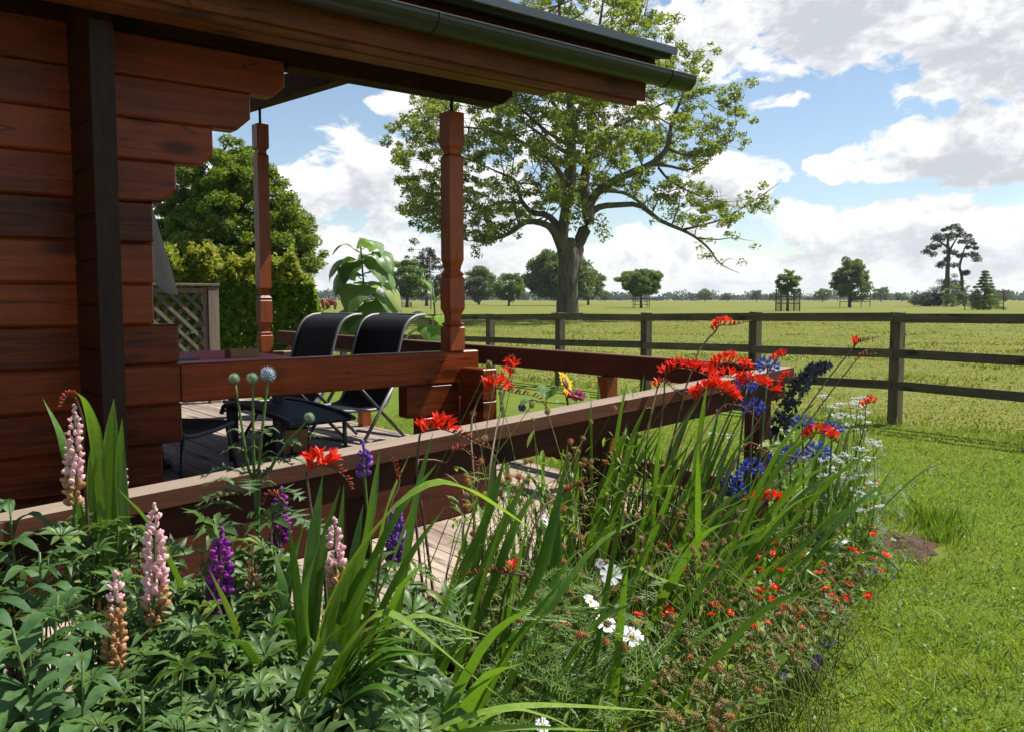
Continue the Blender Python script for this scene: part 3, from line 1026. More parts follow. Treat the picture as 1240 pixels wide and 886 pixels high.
limb([(872, 310, -1.5), (930, 330, -1), (990, 318, -.6), (1080, 285, 0)], [.16, .12, .08, .04], 8)
limb([(628, 515, .8), (665, 492, 1.4), (720, 487, 2), (785, 488, 2.6), (850, 535, 3.2), (920, 565, 3.6), (965, 590, 3.8), (1005, 625, 4), (1040, 672, 4), (1100, 700, 4)], [.36, .30, .25, .23, .2, .17, .13, .10, .06, .02], 20)
limb([(920, 565, 3.6), (990, 548, 3.2), (1060, 525, 3), (1150, 470, 3)], [.15, .10, .07, .03], 10)
limb([(965, 590, 3.8), (1030, 595, 4.2), (1080, 590, 4.4), (1140, 600, 4.5)], [.1, .06, .04, .015], 8)
limb([(1040, 672, 4), (1065, 655, 4), (1085, 660, 4)], [.05, .03, .012], 5)
limb([(660, 440, 1), (740, 450, 2), (800, 490, 2.5), (860, 540, 2)], [.22, .16, .12, .06], 10)
limb([(845, 370, -1), (880, 410, -1.5), (930, 440, -2), (1000, 470, -2.2)], [.12, .10, .07, .03], 8)
limb([(545, 625, -.3), (520, 570, -.8), (485, 545, -1.2), (430, 540, -1.6), (385, 572, -2), (335, 592, -2.4), (250, 600, -3)], [.48, .38, .3, .26, .2, .13, .03], 14)
limb([(548, 575, .3), (500, 520, .9), (450, 510, 1.6), (415, 470, 2), (398, 410, 2.3), (345, 385, 2.6), (270, 350, 3)], [.36, .3, .26, .2, .15, .1, .03], 14)
limb([(415, 480, 2), (350, 480, 2.6), (290, 500, 3), (180, 510, 3.4), (80, 500, 3.5)], [.16, .12, .09, .06, .02], 10)
limb([(568, 300, -.6), (545, 225, -1), (525, 180, -1.6), (470, 110, -2.2), (420, 40, -2.6)], [.3, .24, .18, .12, .04], 10)
limb([(560, 420, -1), (500, 340, -2.6), (420, 290, -3.6), (300, 250, -4.4), (150, 240, -5)], [.26, .2, .15, .1, .03], 12)
limb([(632, 300, 1.2), (690, 250, 2.4), (760, 220, 3.2), (850, 175, 3.6), (950, 130, 3.4)], [.26, .2, .15, .1, .03], 12)
limb([(636, 200, 1.2), (690, 110, 1.6), (760, 20, 2), (800, -80, 2)], [.2, .14, .1, .03], 10)
limb([(640, 120, 1), (660, 30, 3), (700, -60, 4), (760, -130, 4)], [.16, .12, .08, .03], 10)
limb([(628, 340, 1.2), (690, 320, 4), (760, 310, 6), (850, 280, 7)], [.24, .18, .12, .04], 10)
limb([(572, 330, -.5), (520, 300, 3), (440, 240, 5.5), (330, 180, 7)], [.24, .18, .12, .04], 10)
limb([(572, 250, -.5), (600, 190, -4), (640, 140, -6), (700, 110, -7)], [.22, .16, .11, .04], 10)
limb([(566, 300, -.5), (500, 260, -4), (430, 200, -6), (350, 130, -7)], [.22, .16, .11, .04], 10)
crown = [(485, 250), (492, 215), (482, 180), (484, 148), (500, 138), (520, 118), (560, 105), (580, 90), (600, 60), (625, 20), (640, -30), (670, -70), (700, -75), (745, -45), (790, 10), (800, 40), (832, 72), (846, 55), (862, 62),
         (882, 100), (893, 130), (896, 150), (908, 168), (898, 178), (870, 185), (850, 190), (815, 205), (845, 218), (880, 240), (905, 232), (935, 236), (930, 252), (905, 270), (860, 272), (835, 280), (810, 258), (785, 235), (755, 232), (722, 245),
         (705, 215), (712, 235), (690, 258), (670, 262), (655, 260), (640, 262), (620, 282), (600, 290), (570, 294), (545, 285), (510, 278)]
holes = [(560, 150, 16, 9), (640, 120, 12, 8), (598, 200, 14, 9), (560, 225, 16, 8), (655, 205, 10, 12), (740, 150, 14, 9), (780, 110, 14, 9), (820, 135, 12, 10), (745, 205, 16, 9), (530, 190, 12, 8), (505, 200, 10, 12), (620, 150, 10, 8), (600, 120, 10, 7), (850, 160, 12, 8), (815, 170, 14, 7), (700, 90, 10, 10), (640, 235, 14, 9), (575, 180, 9, 7), (905, 205, 30, 14), (775, 205, 26, 12), (735, 262, 30, 22), (700, 262, 10, 30), (655, 165, 12, 16), (520, 160, 6, 8), (610, 265, 12, 8), (850, 200, 22, 8), (715, 35, 14, 12), (665, 50, 9, 9)]
cen = []; rad = []; per = []
allpts = [(p, r) for (P_, R_) in limbs for p, r in list(zip(P_, R_))[5:]]
tries = 0
while len(cen) < 345 and tries < 40000:
    tries += 1
    x = random.uniform(480, 940); y = random.uniform(-75, 300)
    if not in_poly(x, y, crown): continue
    if any(((x - hx) / rx) ** 2 + ((y - hy) / ry) ** 2 < 1 and random.random() < .93 for hx, hy, rx, ry in holes): continue
    # half-depth of the crown at this height and side
    k = max(0, 1 - ((x - 690) / 245) ** 2)
    dep = random.uniform(-1, 1) * (2.0 + 8.5 * k)
    if x > 790 and random.random() < .38: continue
    c = PX(x, y, BTZ + dep)
    lowest = min(allpts, key=lambda q: (q[0] - c).length)
    dist = (lowest[0] - c).length
    if dist > 6.0 and random.random() < .7: continue
    if any((Vector(q) - c).length < .75 for q in cen): continue
    cen.append(tuple(c)); rad.append(random.uniform(.7, 1.25)); per.append(0)
    if dist > .5:
        pts = twig(tk, lowest[0], c, min(.085, max(.03, lowest[1] * .5)), .015, -.05 if dist > 3 else .05, 6, 5, .07)
        for _ in range(3):
            q = pts[random.randint(2, 5)]
            twig(tk, q, q + Vector((random.gauss(0, .8), random.gauss(0, .8), random.gauss(.1, .5))), .018, .008, 0, 3, 3, .1)
# each spray breaks into small tufts on its own twigs
sc, sr = [], []
for c, r in zip(cen, rad):
    for _ in range(random.randint(4, 7)):
        q = Vector(c) + Vector((random.gauss(0, .62 * r), random.gauss(0, .62 * r), random.gauss(.05, .42 * r)))
        sc.append(tuple(q)); sr.append(random.uniform(.26, .56))
        if random.random() < .6: tk.tube([Vector(c), Vector(c).lerp(q, .5) + Vector((0, 0, .06)), q], [.018, .013, .007], 3, cap=False)
Pt = clumps(sc, sr, [int(235 * q * q) + 8 for q in sr], .66)
# small tufts along the twigs and on the main stems
ex = []
for _ in range(150):
    p, r = random.choice(allpts)
    ex.append((p.x + random.gauss(0, .4), p.y + random.gauss(0, .4), p.z + random.gauss(.2, .4)))
ex2 = []
for (zx, zy) in ((575, 480), (590, 500), (562, 460), (600, 520), (585, 540), (570, 200), (560, 250), (610, 300), (590, 340), (660, 540), (672, 575)):
    p = bt(zx, zy, -1.2); ex2.append(tuple(p))
Pt = np.concatenate([Pt, clumps(ex, [.45] * len(ex), [26] * len(ex)), clumps(ex2, [.7] * len(ex2), [85] * len(ex2), 1.0)])
V, F = leaf_quads(Pt, rng.uniform(.14, .30, len(Pt)), .7, .55)
# bare twigs above the top and past the low limb
for (x, y, x2, y2) in ((780, 20, 787, -12), (800, 62, 803, 35), (797, 60, 790, 45), (915, 242, 943, 222), (924, 236, 936, 240), (756, 20, 752, -15)):
    tk.tube([PX(x, y, BTZ), PX((x + x2) / 2 + random.uniform(-2, 2), (y + y2) / 2, BTZ), PX(x2, y2, BTZ)], [.05, .035, .012], 4)
tk.build('trunk', M['bark'], big)
me = np_mesh('crown', V - np.array(BT), F, L['oak']); link_mesh('crown', me, big)

# ---- a general tree: tapered trunk, limbs to the clumps, leaf faces spread through the crown
def tree(name, label, base, ells, ncl, cr_r, leaf, per_m2, mat, trunk_r=.25, fork=.35, group=None, cat='tree', upb=.7, bark='bark_d', flat=.7, shell=.55, trunk_parts=True, extra=None):
    base = Vector(base)
    t = empty(name, base, label, cat, group)
    cen = []; rad = []
    wts = [e[3] * e[4] * e[5] for e in ells]
    for e in random.choices(ells, wts, k=ncl):
        u = Vector((random.gauss(0, 1), random.gauss(0, 1), random.gauss(0, 1))).normalized()
        k = random.uniform(shell, 1) ** .7
        cen.append((e[0] + u.x * e[3] * k, e[1] + u.y * e[4] * k, max(e[2] + u.z * e[5] * k, .15)))
        rad.append(cr_r * random.uniform(.65, 1.2))
    per = [max(6, int(per_m2 * r * r)) for r in rad]
    Pt = clumps([tuple(base + Vector(c)) for c in cen], rad, per, flat)
    Pt = Pt[Pt[:, 2] > base.z + .03]
    V, F = leaf_quads(Pt, rng.uniform(leaf * .7, leaf * 1.35, len(Pt)), upb, .55)
    tk = MB(); tk.smooth = True
    top = max(e[2] + e[5] * .6 for e in ells); zc = min(e[2] - e[5] * .5 for e in ells)
    cx = sum(e[0] for e in ells) / len(ells); cy = sum(e[1] for e in ells) / len(ells)
    P = cr([base + Vector((0, 0, -.1)), base + Vector((cx * .2, cy * .2, zc * .7 + .3)), base + Vector((cx * .6, cy * .6, (zc + top) / 2)), base + Vector((cx, cy, top))], 12)
    tk.tube(P, [trunk_r * (1.25 if i == 0 else 1) * (1 - .9 * i / 12) for i in range(13)], 8)
    for c in cen[:70]:
        w = base + Vector(c)
        cand = [p for p in P[3:] if p.z < w.z + .2] or P[3:5]
        st = min(cand, key=lambda p: (p - w).length + .3 * abs(p.z - w.z))
        twig(tk, st, w, trunk_r * .22, trunk_r * .04, .05, 4, 4)
    tk.build('trunk', M[bark], t)
    me = np_mesh('crown', V - np.array(base), F, mat); link_mesh('crown', me, t)
    return t

def ppx(x, Z): return GP(x, 362 + EYE * FPX / Z) if False else Vector(((x - CX) / FPX * Z, Z, 0))
def mpp(Z): return Z / FPX
def hgt(y, Z): return EYE + (362 - y) * Z / FPX

# ---- dense tree and hedge left, behind the veranda
Z = 34
bp = ppx(282, Z); m = mpp(Z)
tree('dense_tree', 'large dense rounded green tree rising behind the clipped hedge', bp,
     [(0, 0, hgt(278, Z), 92 * m, 2.6, 95 * m), (-45 * m, .5, hgt(290, Z), 60 * m, 2.3, 60 * m), (50 * m, .6, hgt(300, Z), 58 * m, 2.2, 60 * m), (-2 * m, 0, hgt(215, Z), 52 * m, 1.5, 42 * m),
      (0, 0, hgt(345, Z), 105 * m, 2.4, 35 * m), (-80 * m, 0, hgt(330, Z), 60 * m, 2, 70 * m)],
     950, .38, .135, 1300, L['lime'], .3, shell=.35)
def hedge(name, label, x0, x1, tops, Z0, Z1, depth, n, mat):
    """clipped hedge: leaf faces over the outside of a long block"""
    pa = ppx(x0, Z0); pb = ppx(x1, Z1)
    t = empty(name, (pa + pb) / 2, label, 'hedge')
    d = (pb - pa); ln = d.length; d.normalize(); nrm = Vector((-d.y, d.x, 0))
    pts = []
    for i in range(n):
        u = random.random(); 
        h = np.interp(u, [q[0] for q in tops], [q[1] for q in tops]) * (1 + .05 * math.sin(u * 31) + .04 * math.sin(u * 67))
        s = random.random()
        if s < .5: v, z = 0 + abs(random.gauss(0, .10)), random.random() ** .9 * h
        elif s < .85: v, z = random.random() * depth, h - abs(random.gauss(0, .09)) + (.16 * random.random() if random.random() < .2 else 0)
        elif s < .93: v, z = depth - abs(random.gauss(0, .1)), random.random() * h
        else: v, z = random.random() * depth, random.random() * h
        bulge = float(fbm(np.array([u * 15.0 + 3]), np.array([z * 3.2 + v * 2]), 5)[0] - .5) * .32
        p = pa + d * (u * ln) + nrm * (v + bulge)
        pts.append((p.x, p.y, max(.03, z)))
    P_ = np.array(pts)
    V, F = leaf_quads(P_, rng.uniform(.05, .10, len(P_)), .5, .62)
    tipm = np.zeros(len(F)); tipm[(P_[:, 2] > 1.75) & (rng.random(len(F)) < .5)] = 1
    me = np_mesh('foliage', V - np.array(t.location), F, [mat, L['hedge_tip']], tipm); link_mesh('foliage', me, t)
    core = MB(); core.smooth = True
    for i in range(26):
        u = (i + .5) / 26; h = np.interp(u, [q[0] for q in tops], [q[1] for q in tops])
        p = pa + d * (u * ln) + nrm * depth * .5
        core.tube(cr([(p.x, p.y, 0), (p.x + random.gauss(0, .1), p.y, h * .5), (p.x + random.gauss(0, .2), p.y + random.gauss(0, .2), h * .92)], 5), [.03, .025, .02, .015, .012, .008], 5)
        for _ in range(5):
            z = random.uniform(.2, .9) * h
            core.tube([(p.x, p.y, z), (p.x + random.gauss(0, .25), p.y + random.gauss(0, .25), min(h * .95, z + .25))], [.012, .005], 4)
    core.build('branches', M['bark_d'], t)
    return t
hedge('beech_hedge', 'yellow-green leafy hedge behind the trellis and back post', 120, 389, [(0, 2.12), (.35, 2.17), (.55, 2.14), (.66, 1.98), (.8, 2.12), (.9, 2.0), (.97, 1.72), (1, 1.3)], 13.0, 13.8, 1.1, 42000, L['hedge'])

# ---- trees over the pasture
def ftree(x, ytop, ybot, hw, Z, label, mat='far', name='field_tree', n=None, shape=None, leaf=None, dens=1.0, dep=None, tr=None, ybase=None, group='trees across the pasture'):
    m = mpp(Z); bp = ppx(x, Z)
    zt, zb = hgt(ytop, Z), max(.2, hgt(ybot, Z)); zc = (zt + zb) / 2; hz_ = (zt - zb) / 2
    dd = dep or hw * m
    es = shape(m, zc, hz_, hw, dd) if shape else [(0, 0, zc, hw * m * .85, dd * .85, hz_ * .86), (random.uniform(-.3, .3) * hw * m, 0, zc + hz_ * .3, hw * m * .55, dd * .55, hz_ * .6), (random.uniform(-.3, .3) * hw * m, 0, zc - hz_ * .35, hw * m * .8, dd * .7, hz_ * .5)] + [(random.uniform(-.75, .75) * hw * m, random.uniform(-.5, .5) * dd, zc + random.uniform(-.55, .55) * hz_, hw * m * random.uniform(.25, .45), dd * .4, hz_ * random.uniform(.25, .42)) for _ in range(5)]
    r = .22 * min(hw * m, hz_ * 1.2)
    return tree(name, label, bp, es, int((n or 60) * 1.6), r, leaf or max(.16, r * .42), 110 * dens / (r * r) * 1.1, L[mat], tr or .06 * hz_ + .06, group=group)
ftree(677, 299, 366, 44, 190, 'dense dark round tree partly hidden by the big trunk', n=130)
ftree(712, 322, 366, 22, 210, 'lower green tree peeping out right of the big trunk', n=60)
ftree(493, 311, 366, 27, 150, 'mid green round-topped tree seen beside the sunflower leaves', 'far2', n=80)
ftree(517, 298, 355, 24, 175, 'tall dark open-crowned tree behind the turned post', 'pine', n=45, dens=.7)
ftree(580, 322, 367, 24, 220, 'dark broad tree just right of the turned post', n=80)
ftree(616, 329, 368, 21, 180, 'mid green bushy tree between the post and the big trunk', 'far2', n=70)
ftree(540, 330, 367, 22, 230, 'dark tree half hidden behind the turned post', n=60)
ftree(776, 323, 361, 28, 142, 'rounded mushroom-shaped tree with a wooden guard round its trunk', 'far2', n=110, dens=1.3)
ftree(732, 351, 364, 8, 420, 'small round far tree left of the mushroom-shaped tree', 'far')
ftree(853, 349, 364, 10, 430, 'small far tree with a soft round top right of the drooping bough', 'far2')
ftree(880, 354, 364, 8, 450, 'low far bush-like tree left of the red flower at the fence', 'far')
ftree(915, 351, 364, 9, 440, 'small dark far tree left of the caged young tree', 'far')
ftree(937, 355, 364, 7, 470, 'tiny far tree touching the caged young tree', 'far')
ftree(995, 348, 365, 12, 380, 'round far tree between the two guarded field trees', 'far2', n=50)
ftree(1066, 347, 365, 12, 390, 'pale round far tree right of the guarded leafy tree', 'far2', n=50)
ftree(1090, 354, 365, 10, 400, 'low dark far tree left of the pine thicket', 'far')
ftree(1214, 350, 366, 14, 420, 'dark far tree behind the conical conifer', 'far')
ftree(953, 325, 360, 17, 104, 'slender young tree growing out of a tall cage', 'far2', n=44, dens=.8, leaf=.2)
ftree(1028, 309, 367, 25, 150, 'leafy upright tree with tiered branches and a wooden guard', 'far', n=80, dens=1.0, tr=.28)

# pine with bare leaning stems above a dark thicket
Z = 170; m = mpp(Z); bp = ppx(1149, Z)
pine = empty('pine_tree', bp, 'old flat-topped pine with bare stems above a dark thicket', 'tree')
tk = MB(); tk.smooth = True
def pz(zx, zy, d=0): return PX(1080 + .1693 * zx, 250 + .1693 * zy, Z + d)
pl_ = []
for pts, r in (([(395, 690), (398, 470), (405, 330), (400, 250), (430, 180)], [.55, .45, .38, .25, .1]), ([(405, 330), (440, 270), (470, 220), (490, 190)], [.22, .16, .1, .05]),
               ([(402, 300), (350, 260), (300, 250), (240, 320)], [.2, .16, .1, .04]), ([(410, 330), (450, 345), (520, 345), (590, 360)], [.2, .16, .1, .04]),
               ([(505, 690), (500, 500), (485, 450), (490, 400), (505, 360), (520, 300), (560, 250)], [.34, .3, .26, .24, .2, .14, .06]), ([(500, 490), (520, 480), (540, 465)], [.2, .12, .05]), ([(398, 380), (370, 400), (345, 425)], [.14, .1, .05])):
    P_ = cr([pz(a_, c_) for a_, c_ in pts], 12)
    tk.tube(P_, [np.interp(i / 12 * (len(r) - 1), range(len(r)), r) for i in range(13)], 6); pl_.append(P_)
pc_ = [(330, 200), (370, 170), (410, 160), (450, 150), (480, 165), (500, 190), (440, 200), (390, 210), (350, 230), (310, 235), (290, 290), (255, 325), (240, 335), (290, 345), (330, 280), (420, 230), (470, 210), (540, 215), (550, 240), (580, 270), (600, 300), (555, 290), (520, 340), (560, 340), (590, 350), (600, 375), (490, 350), (440, 335), (385, 330), (380, 370), (355, 410), (345, 425), (465, 430), (525, 475), (540, 470), (500, 260), (300, 310)]
cen = [tuple(pz(a_ + random.gauss(0, 6), c_ + random.gauss(0, 5), random.uniform(-3, 3))) for a_, c_ in pc_]
rad = [random.uniform(.6, 1.15) for _ in cen]
for c in cen:
    st = min((p for P_ in pl_ for p in P_[4:]), key=lambda p: (p - Vector(c)).length); twig(tk, st, c, .07, .03, 0, 4, 4)
Pt = clumps(cen, rad, [150] * len(cen), .6); V, F = leaf_quads(Pt, rng.uniform(.3, .55, len(Pt)), .3, .4)
tk.build('trunk', M['bark_d'], pine); link_mesh('crown', np_mesh('crown', V - np.array(bp), F, L['pine']), pine)
def shrub(x, ytop, hw, Z, label, mat, name='field_shrub', n=60, group='shrubs below the pine'):
    m = mpp(Z); ht = hgt(ytop, Z)
    r = .24 * min(hw * m, ht)
    tree(name, label, ppx(x, Z), [(0, 0, ht * .45, hw * m, hw * m * .8, ht * .5), (0, 0, ht * .2, hw * m, hw * m * .8, ht * .2)], n, r, max(.15, r * .3), 110 / (r * r) * 1.0, L[mat], .08, group=group, cat='shrub', shell=.3)
shrub(1146, 331, 20, 172, 'tall dark thicket at the foot of the pine', 'pine', n=70)
shrub(1122, 352, 22, 174, 'low dark sprawling shrub left of the pine', 'pine', n=60)
shrub(1165, 342, 12, 174, 'dark shrub right of the pine trunk', 'pine', n=50)
shrub(1152, 343, 12, 158, 'bright green rounded bush in front of the dark thicket', 'far2', n=60)
# conical young conifer
Z = 115; m = mpp(Z); bp = ppx(1190, Z)
con = empty('conifer', bp, 'young conical conifer inside a wooden guard at the far right', 'tree', 'trees across the pasture')
tk = MB(); tk.tube([bp, bp + Vector((0, 0, hgt(328, Z)))], [.12, .02], 6)
cen = []; rad = []
for i in range(13):
    z = .4 + (hgt(327, Z) - .4) * i / 12.5; w = (1 - i / 13) * 21 * m + .12
    for k in range(14):
        an = random.uniform(0, 6.28); q = random.uniform(.3, 1)
        cen.append((bp.x + math.cos(an) * w * q, bp.y + math.sin(an) * w * q, z - .15 * q)); rad.append(.18 + .3 * w / (20 * m))
        tk.tube([(bp.x, bp.y, z), cen[-1]], [.025, .01], 4)
Pt = clumps(cen, rad, [95] * len(cen), .5); Pt = Pt[Pt[:, 2] > .05]
V, F = leaf_quads(Pt, rng.uniform(.14, .28, len(Pt)), .4, .35)
tk.build('trunk', M['bark_d'], con); link_mesh('crown', np_mesh('crown', V - np.array(bp), F, L['far2']), con)

# tree guards: posts and rails round the young trees
def guard(x, Z, wpx, ytop, label, posts=4, rails=3, full=False):
    m = mpp(Z); c = ppx(x, Z); w = wpx * m / 2; h = hgt(ytop, Z)
    g = empty('tree_guard', c, label, 'tree guard', 'timber guards round field trees')
    cs_ = [(-w, -w), (w, -w), (w, w), (-w, w)]
    for (px_, py_) in cs_:
        p = MB(); p.box(px_ - .05, px_ + .05, py_ - .05, py_ + .05, 0, h); p.build('post', M['fence_post'], g, local=True)
    for k in range(rails):
        z = h * (.35 + .6 * k / max(1, rails - 1))
        r = MB()
        for j in range(4):
            a_, b_ = cs_[j], cs_[(j + 1) % 4]
            r.bar((a_[0], a_[1], z), (b_[0], b_[1], z), .03, .09)
        r.build('rail', M['fence'], g, local=True)
    if full:
        r = MB()
        for j in range(4):
            a_, b_ = Vector(cs_[j] + (0,)), Vector(cs_[(j + 1) % 4] + (0,))
            for i in range(1, 8):
                p = a_.lerp(b_, i / 8); r.bar(p, p + Vector((0, 0, h * .97)), .03, .03, up=(0, 1, 0))
        r.build('pales', M['fence'], g, local=True)
    return g
guard(776, 142, 17, 361, 'low timber guard under the mushroom-shaped tree')
guard(953, 104, 22, 350, 'tall slatted cage round the slender young tree', full=True)
guard(1034, 150, 26, 353, 'timber guard under the leafy upright tree')
guard(1190, 115, 30, 352, 'timber guard round the conical conifer')
guard(492, 150, 12, 366, 'small timber guard under the tree beside the sunflower leaves')
# grey pole
pp = ppx(522, 120); mb = MB(); mb.tube([(0, 0, 0), (0, 0, hgt(312, 120))], [.10, .075], 8)
mb.box(-.4, .4, -.04, .04, hgt(315, 120), hgt(314, 120))
o = mb.build('utility_pole', M['polegrey']); o.location = pp
tag(o, 'thin grey utility pole left of the turned post', 'pole')

# hedgerow and woods along the horizon
cen = []; rad = []
az = -.62
while az < .66:
    Z = random.uniform(640, 900)
    u = math.tan(az); x = u * Z
    pxx = CX + u * FPX
    h = random.uniform(3.0, 6.5) + (4.5 if pxx < 470 else 0) + (3 if 590 < pxx < 720 and random.random() < .4 else 0) + (2.5 if pxx > 1090 and random.random() < .5 else 0)
    if random.random() < .16: h += random.uniform(2, 5)
    cen.append((x, Z, h * .5)); rad.append(h * .62)
    az += random.uniform(.0022, .0048)
V = []; 
per = [int(60 + 8 * r) for r in rad]
Pt = clumps(cen, rad, per, .8) * np.array([1, 1, 1.0]); Pt[:, 0] += rng.normal(size=len(Pt)) * 2.2; Pt[:, 2] = np.abs(Pt[:, 2])
V, F = leaf_quads(Pt, rng.uniform(1.4, 2.8, len(Pt)), .3, .8)
o = link_mesh('far_woodland', np_mesh('far_woodland', V, F, L['horizon']))
tag(o, 'band of distant hedgerow and woodland along the horizon', 'woodland', kind='stuff')

# two cows
def cow(loc, rz_, label):
    c = empty('cow', loc, label, 'cow', 'brown cattle grazing', rz_)
    vs = [(0, 0, 1.0), (.55, 0, 1.05), (-.6, 0, 1.05), (.85, 0, 1.0), (1.12, 0, .62), (1.28, 0, .25), (.5, .2, .6), (.5, .2, .05), (.5, -.2, .6), (.5, -.2, .05), (-.62, .2, .62), (-.60, .2, .05), (-.62, -.2, .62), (-.60, -.2, .05), (-.78, 0, 1.15), (-.86, 0, .55)]
    es = [(0, 1), (0, 2), (1, 3), (3, 4), (4, 5), (1, 6), (6, 7), (1, 8), (8, 9), (2, 10), (10, 11), (2, 12), (12, 13), (2, 14), (14, 15)]
    rr = [.42, .36, .34, .24, .16, .10, .12, .06, .12, .06, .13, .06, .13, .06, .06, .03]
    me = bpy.data.meshes.new('body'); me.from_pydata(vs, es, []); me.materials.append(M['cow'])
    o = link_mesh('body', me, c)
    sk = o.modifiers.new('skin', 'SKIN'); ss = o.modifiers.new('subsurf', 'SUBSURF'); ss.levels = ss.render_levels = 2
    for v, r in zip(me.skin_vertices[0].data, rr): v.radius = (r, r)
    me.skin_vertices[0].data[0].use_root = True
    for sy in (-1, 1):
        e = MB(); e.ball((1.14, sy * .17, .66), .09, 6, 4, sq=(.6, 1, .5)); e.build('ear', M['cow'], c, local=True)
cow(ppx(401, 112), R(165), 'brown cow grazing at the edge of the far pasture')
cow(ppx(388, 110), R(20), 'brown cow half hidden by the end of the hedge')
# ============================================================ flower border
L['lupin'] = leafmat('lupin_leaves', (.030, .078, .018), (.135, .225, .062), .28, .45, .32, patch=6)
L['lance'] = leafmat('phlox_leaves', (.028, .080, .024), (.115, .210, .075), .28, .45, .4, patch=6)
L['sword'] = leafmat('sword_leaves', (.032, .100, .009), (.130, .245, .025), .38, .38, .45, patch=4)
L['sword_l'] = leafmat('pale_sword_leaf', (.15, .26, .03), (.24, .36, .06), .40, .40, .4, patch=4)
L['feather'] = leafmat('feathery_leaves', (.06, .13, .018), (.16, .26, .045), .3, patch=5)
L['geum'] = leafmat('geum_leaves', (.042, .100, .014), (.22, .31, .052), .40, .5, .35, patch=5)
L['thistle'] = leafmat('thistle_leaves', (.045, .10, .035), (.13, .20, .085), .25, patch=8)
L['sunfl'] = leafmat('sunflower_leaves', (.085, .18, .045), (.25, .38, .15), .42, .40, .5, patch=4)
def petal(name, dark, light, trans=.35, rough=.5):
    return leafmat(name, dark, light, trans, rough, .3, tcol=light, patch=20)
L['red'] = petal('scarlet_petals', (.55, .010, .004), (.86, .045, .010), .35)
L['redbud'] = petal('red_brown_buds', (.16, .025, .012), (.42, .06, .025), .2)
L['pink'] = petal('pale_pink_petals', (.70, .38, .43), (.90, .66, .67), .38)
L['beige'] = petal('faded_beige_petals', (.38, .20, .085), (.62, .36, .19), .25)
L['purple'] = petal('purple_petals', (.15, .015, .19), (.36, .05, .36), .3)
L['violet'] = petal('violet_petals', (.11, .035, .27), (.30, .12, .48), .3)
L['maroon'] = petal('dark_maroon_petals', (.05, .006, .02), (.14, .015, .05), .2)
L['white'] = petal('white_petals', (.74, .75, .76), (.85, .85, .85), .3)
L['blue'] = petal('blue_petals', (.035, .050, .36), (.095, .135, .60), .3)
L['navy'] = petal('dark_navy_petals', (.016, .020, .034), (.06, .075, .105), .15)
L['yellow'] = petal('yellow_petals', (.75, .42, .01), (.85, .58, .03), .35)
L['disc'] = petal('orange_disc', (.45, .22, .02), (.75, .42, .04), .1)
L['seed'] = petal('brown_seed_heads', (.19, .135, .05), (.42, .30, .125), .15, .8)
L['seedo'] = petal('rusty_seed_heads', (.36, .13, .04), (.56, .25, .08), .2, .8)
L['globe'] = petal('steel_blue_globe', (.17, .21, .24), (.38, .43, .50), .1, .7)
L['globeg'] = petal('grey_green_globe', (.14, .20, .13), (.30, .38, .27), .1, .7)
M['stem_y'] = leafmat('wiry_stem', (.085, .135, .025), (.22, .25, .06), .2)
L['pinkh'] = petal('magenta_petals', (.55, .03, .25), (.75, .08, .42), .3)

def ribbon(mb, pts, w, n=12, side=None, prof='sword', fold=.18, mi=None, twist=0.0):
    """blade along a curve, pleated lengthwise"""
    C = cr(pts, n)
    vs = []; fs = []
    S = None
    for i, p in enumerate(C):
        t = (C[min(i + 1, n)] - C[max(i - 1, 0)]).normalized()
        if side is None:
            sd = t.cross(Vector((0, 0, 1)))
            if sd.length < .25: sd = Vector((1, 0, 0)) if S is None else S
        else:
            sd = Vector(side) - t * t.dot(Vector(side))
        sd.normalize()
        if S is not None: sd = (S * .5 + sd * .5 if S.dot(sd) > 0 else S * .5 - sd * .5).normalized()
        S = sd
        if twist: sd = Matrix.Rotation(twist * i / n, 3, t) @ sd
        nn = sd.cross(t)
        u = i / n
        if prof == 'sword': ww = w * (.45 + .55 * min(1, u / .35)) * (1 if u < .55 else max(.02, 1 - ((u - .55) / .45) ** 1.6))
        elif prof == 'lance': ww = w * max(.03, math.sin(math.pi * min(1, u ** .85)) ** .9)
        else: ww = w * max(.03, math.sin(math.pi * u ** .6))
        if prof == 'sword':
            offs = ((-.5, 0), (-.25, fold * .55), (0, 0), (.25, fold * .55), (.5, 0))
        else:
            offs = ((-.5, fold), (0, -fold * .2), (.5, fold))
        for a, h in offs: vs.append(p + sd * (a * ww) + nn * (h * ww))
        k = len(offs)
    for i in range(n):
        for j in range(k - 1): fs.append((i * k + j, i * k + j + 1, (i + 1) * k + j + 1, (i + 1) * k + j))
    mb.add(vs, fs, mi, True)

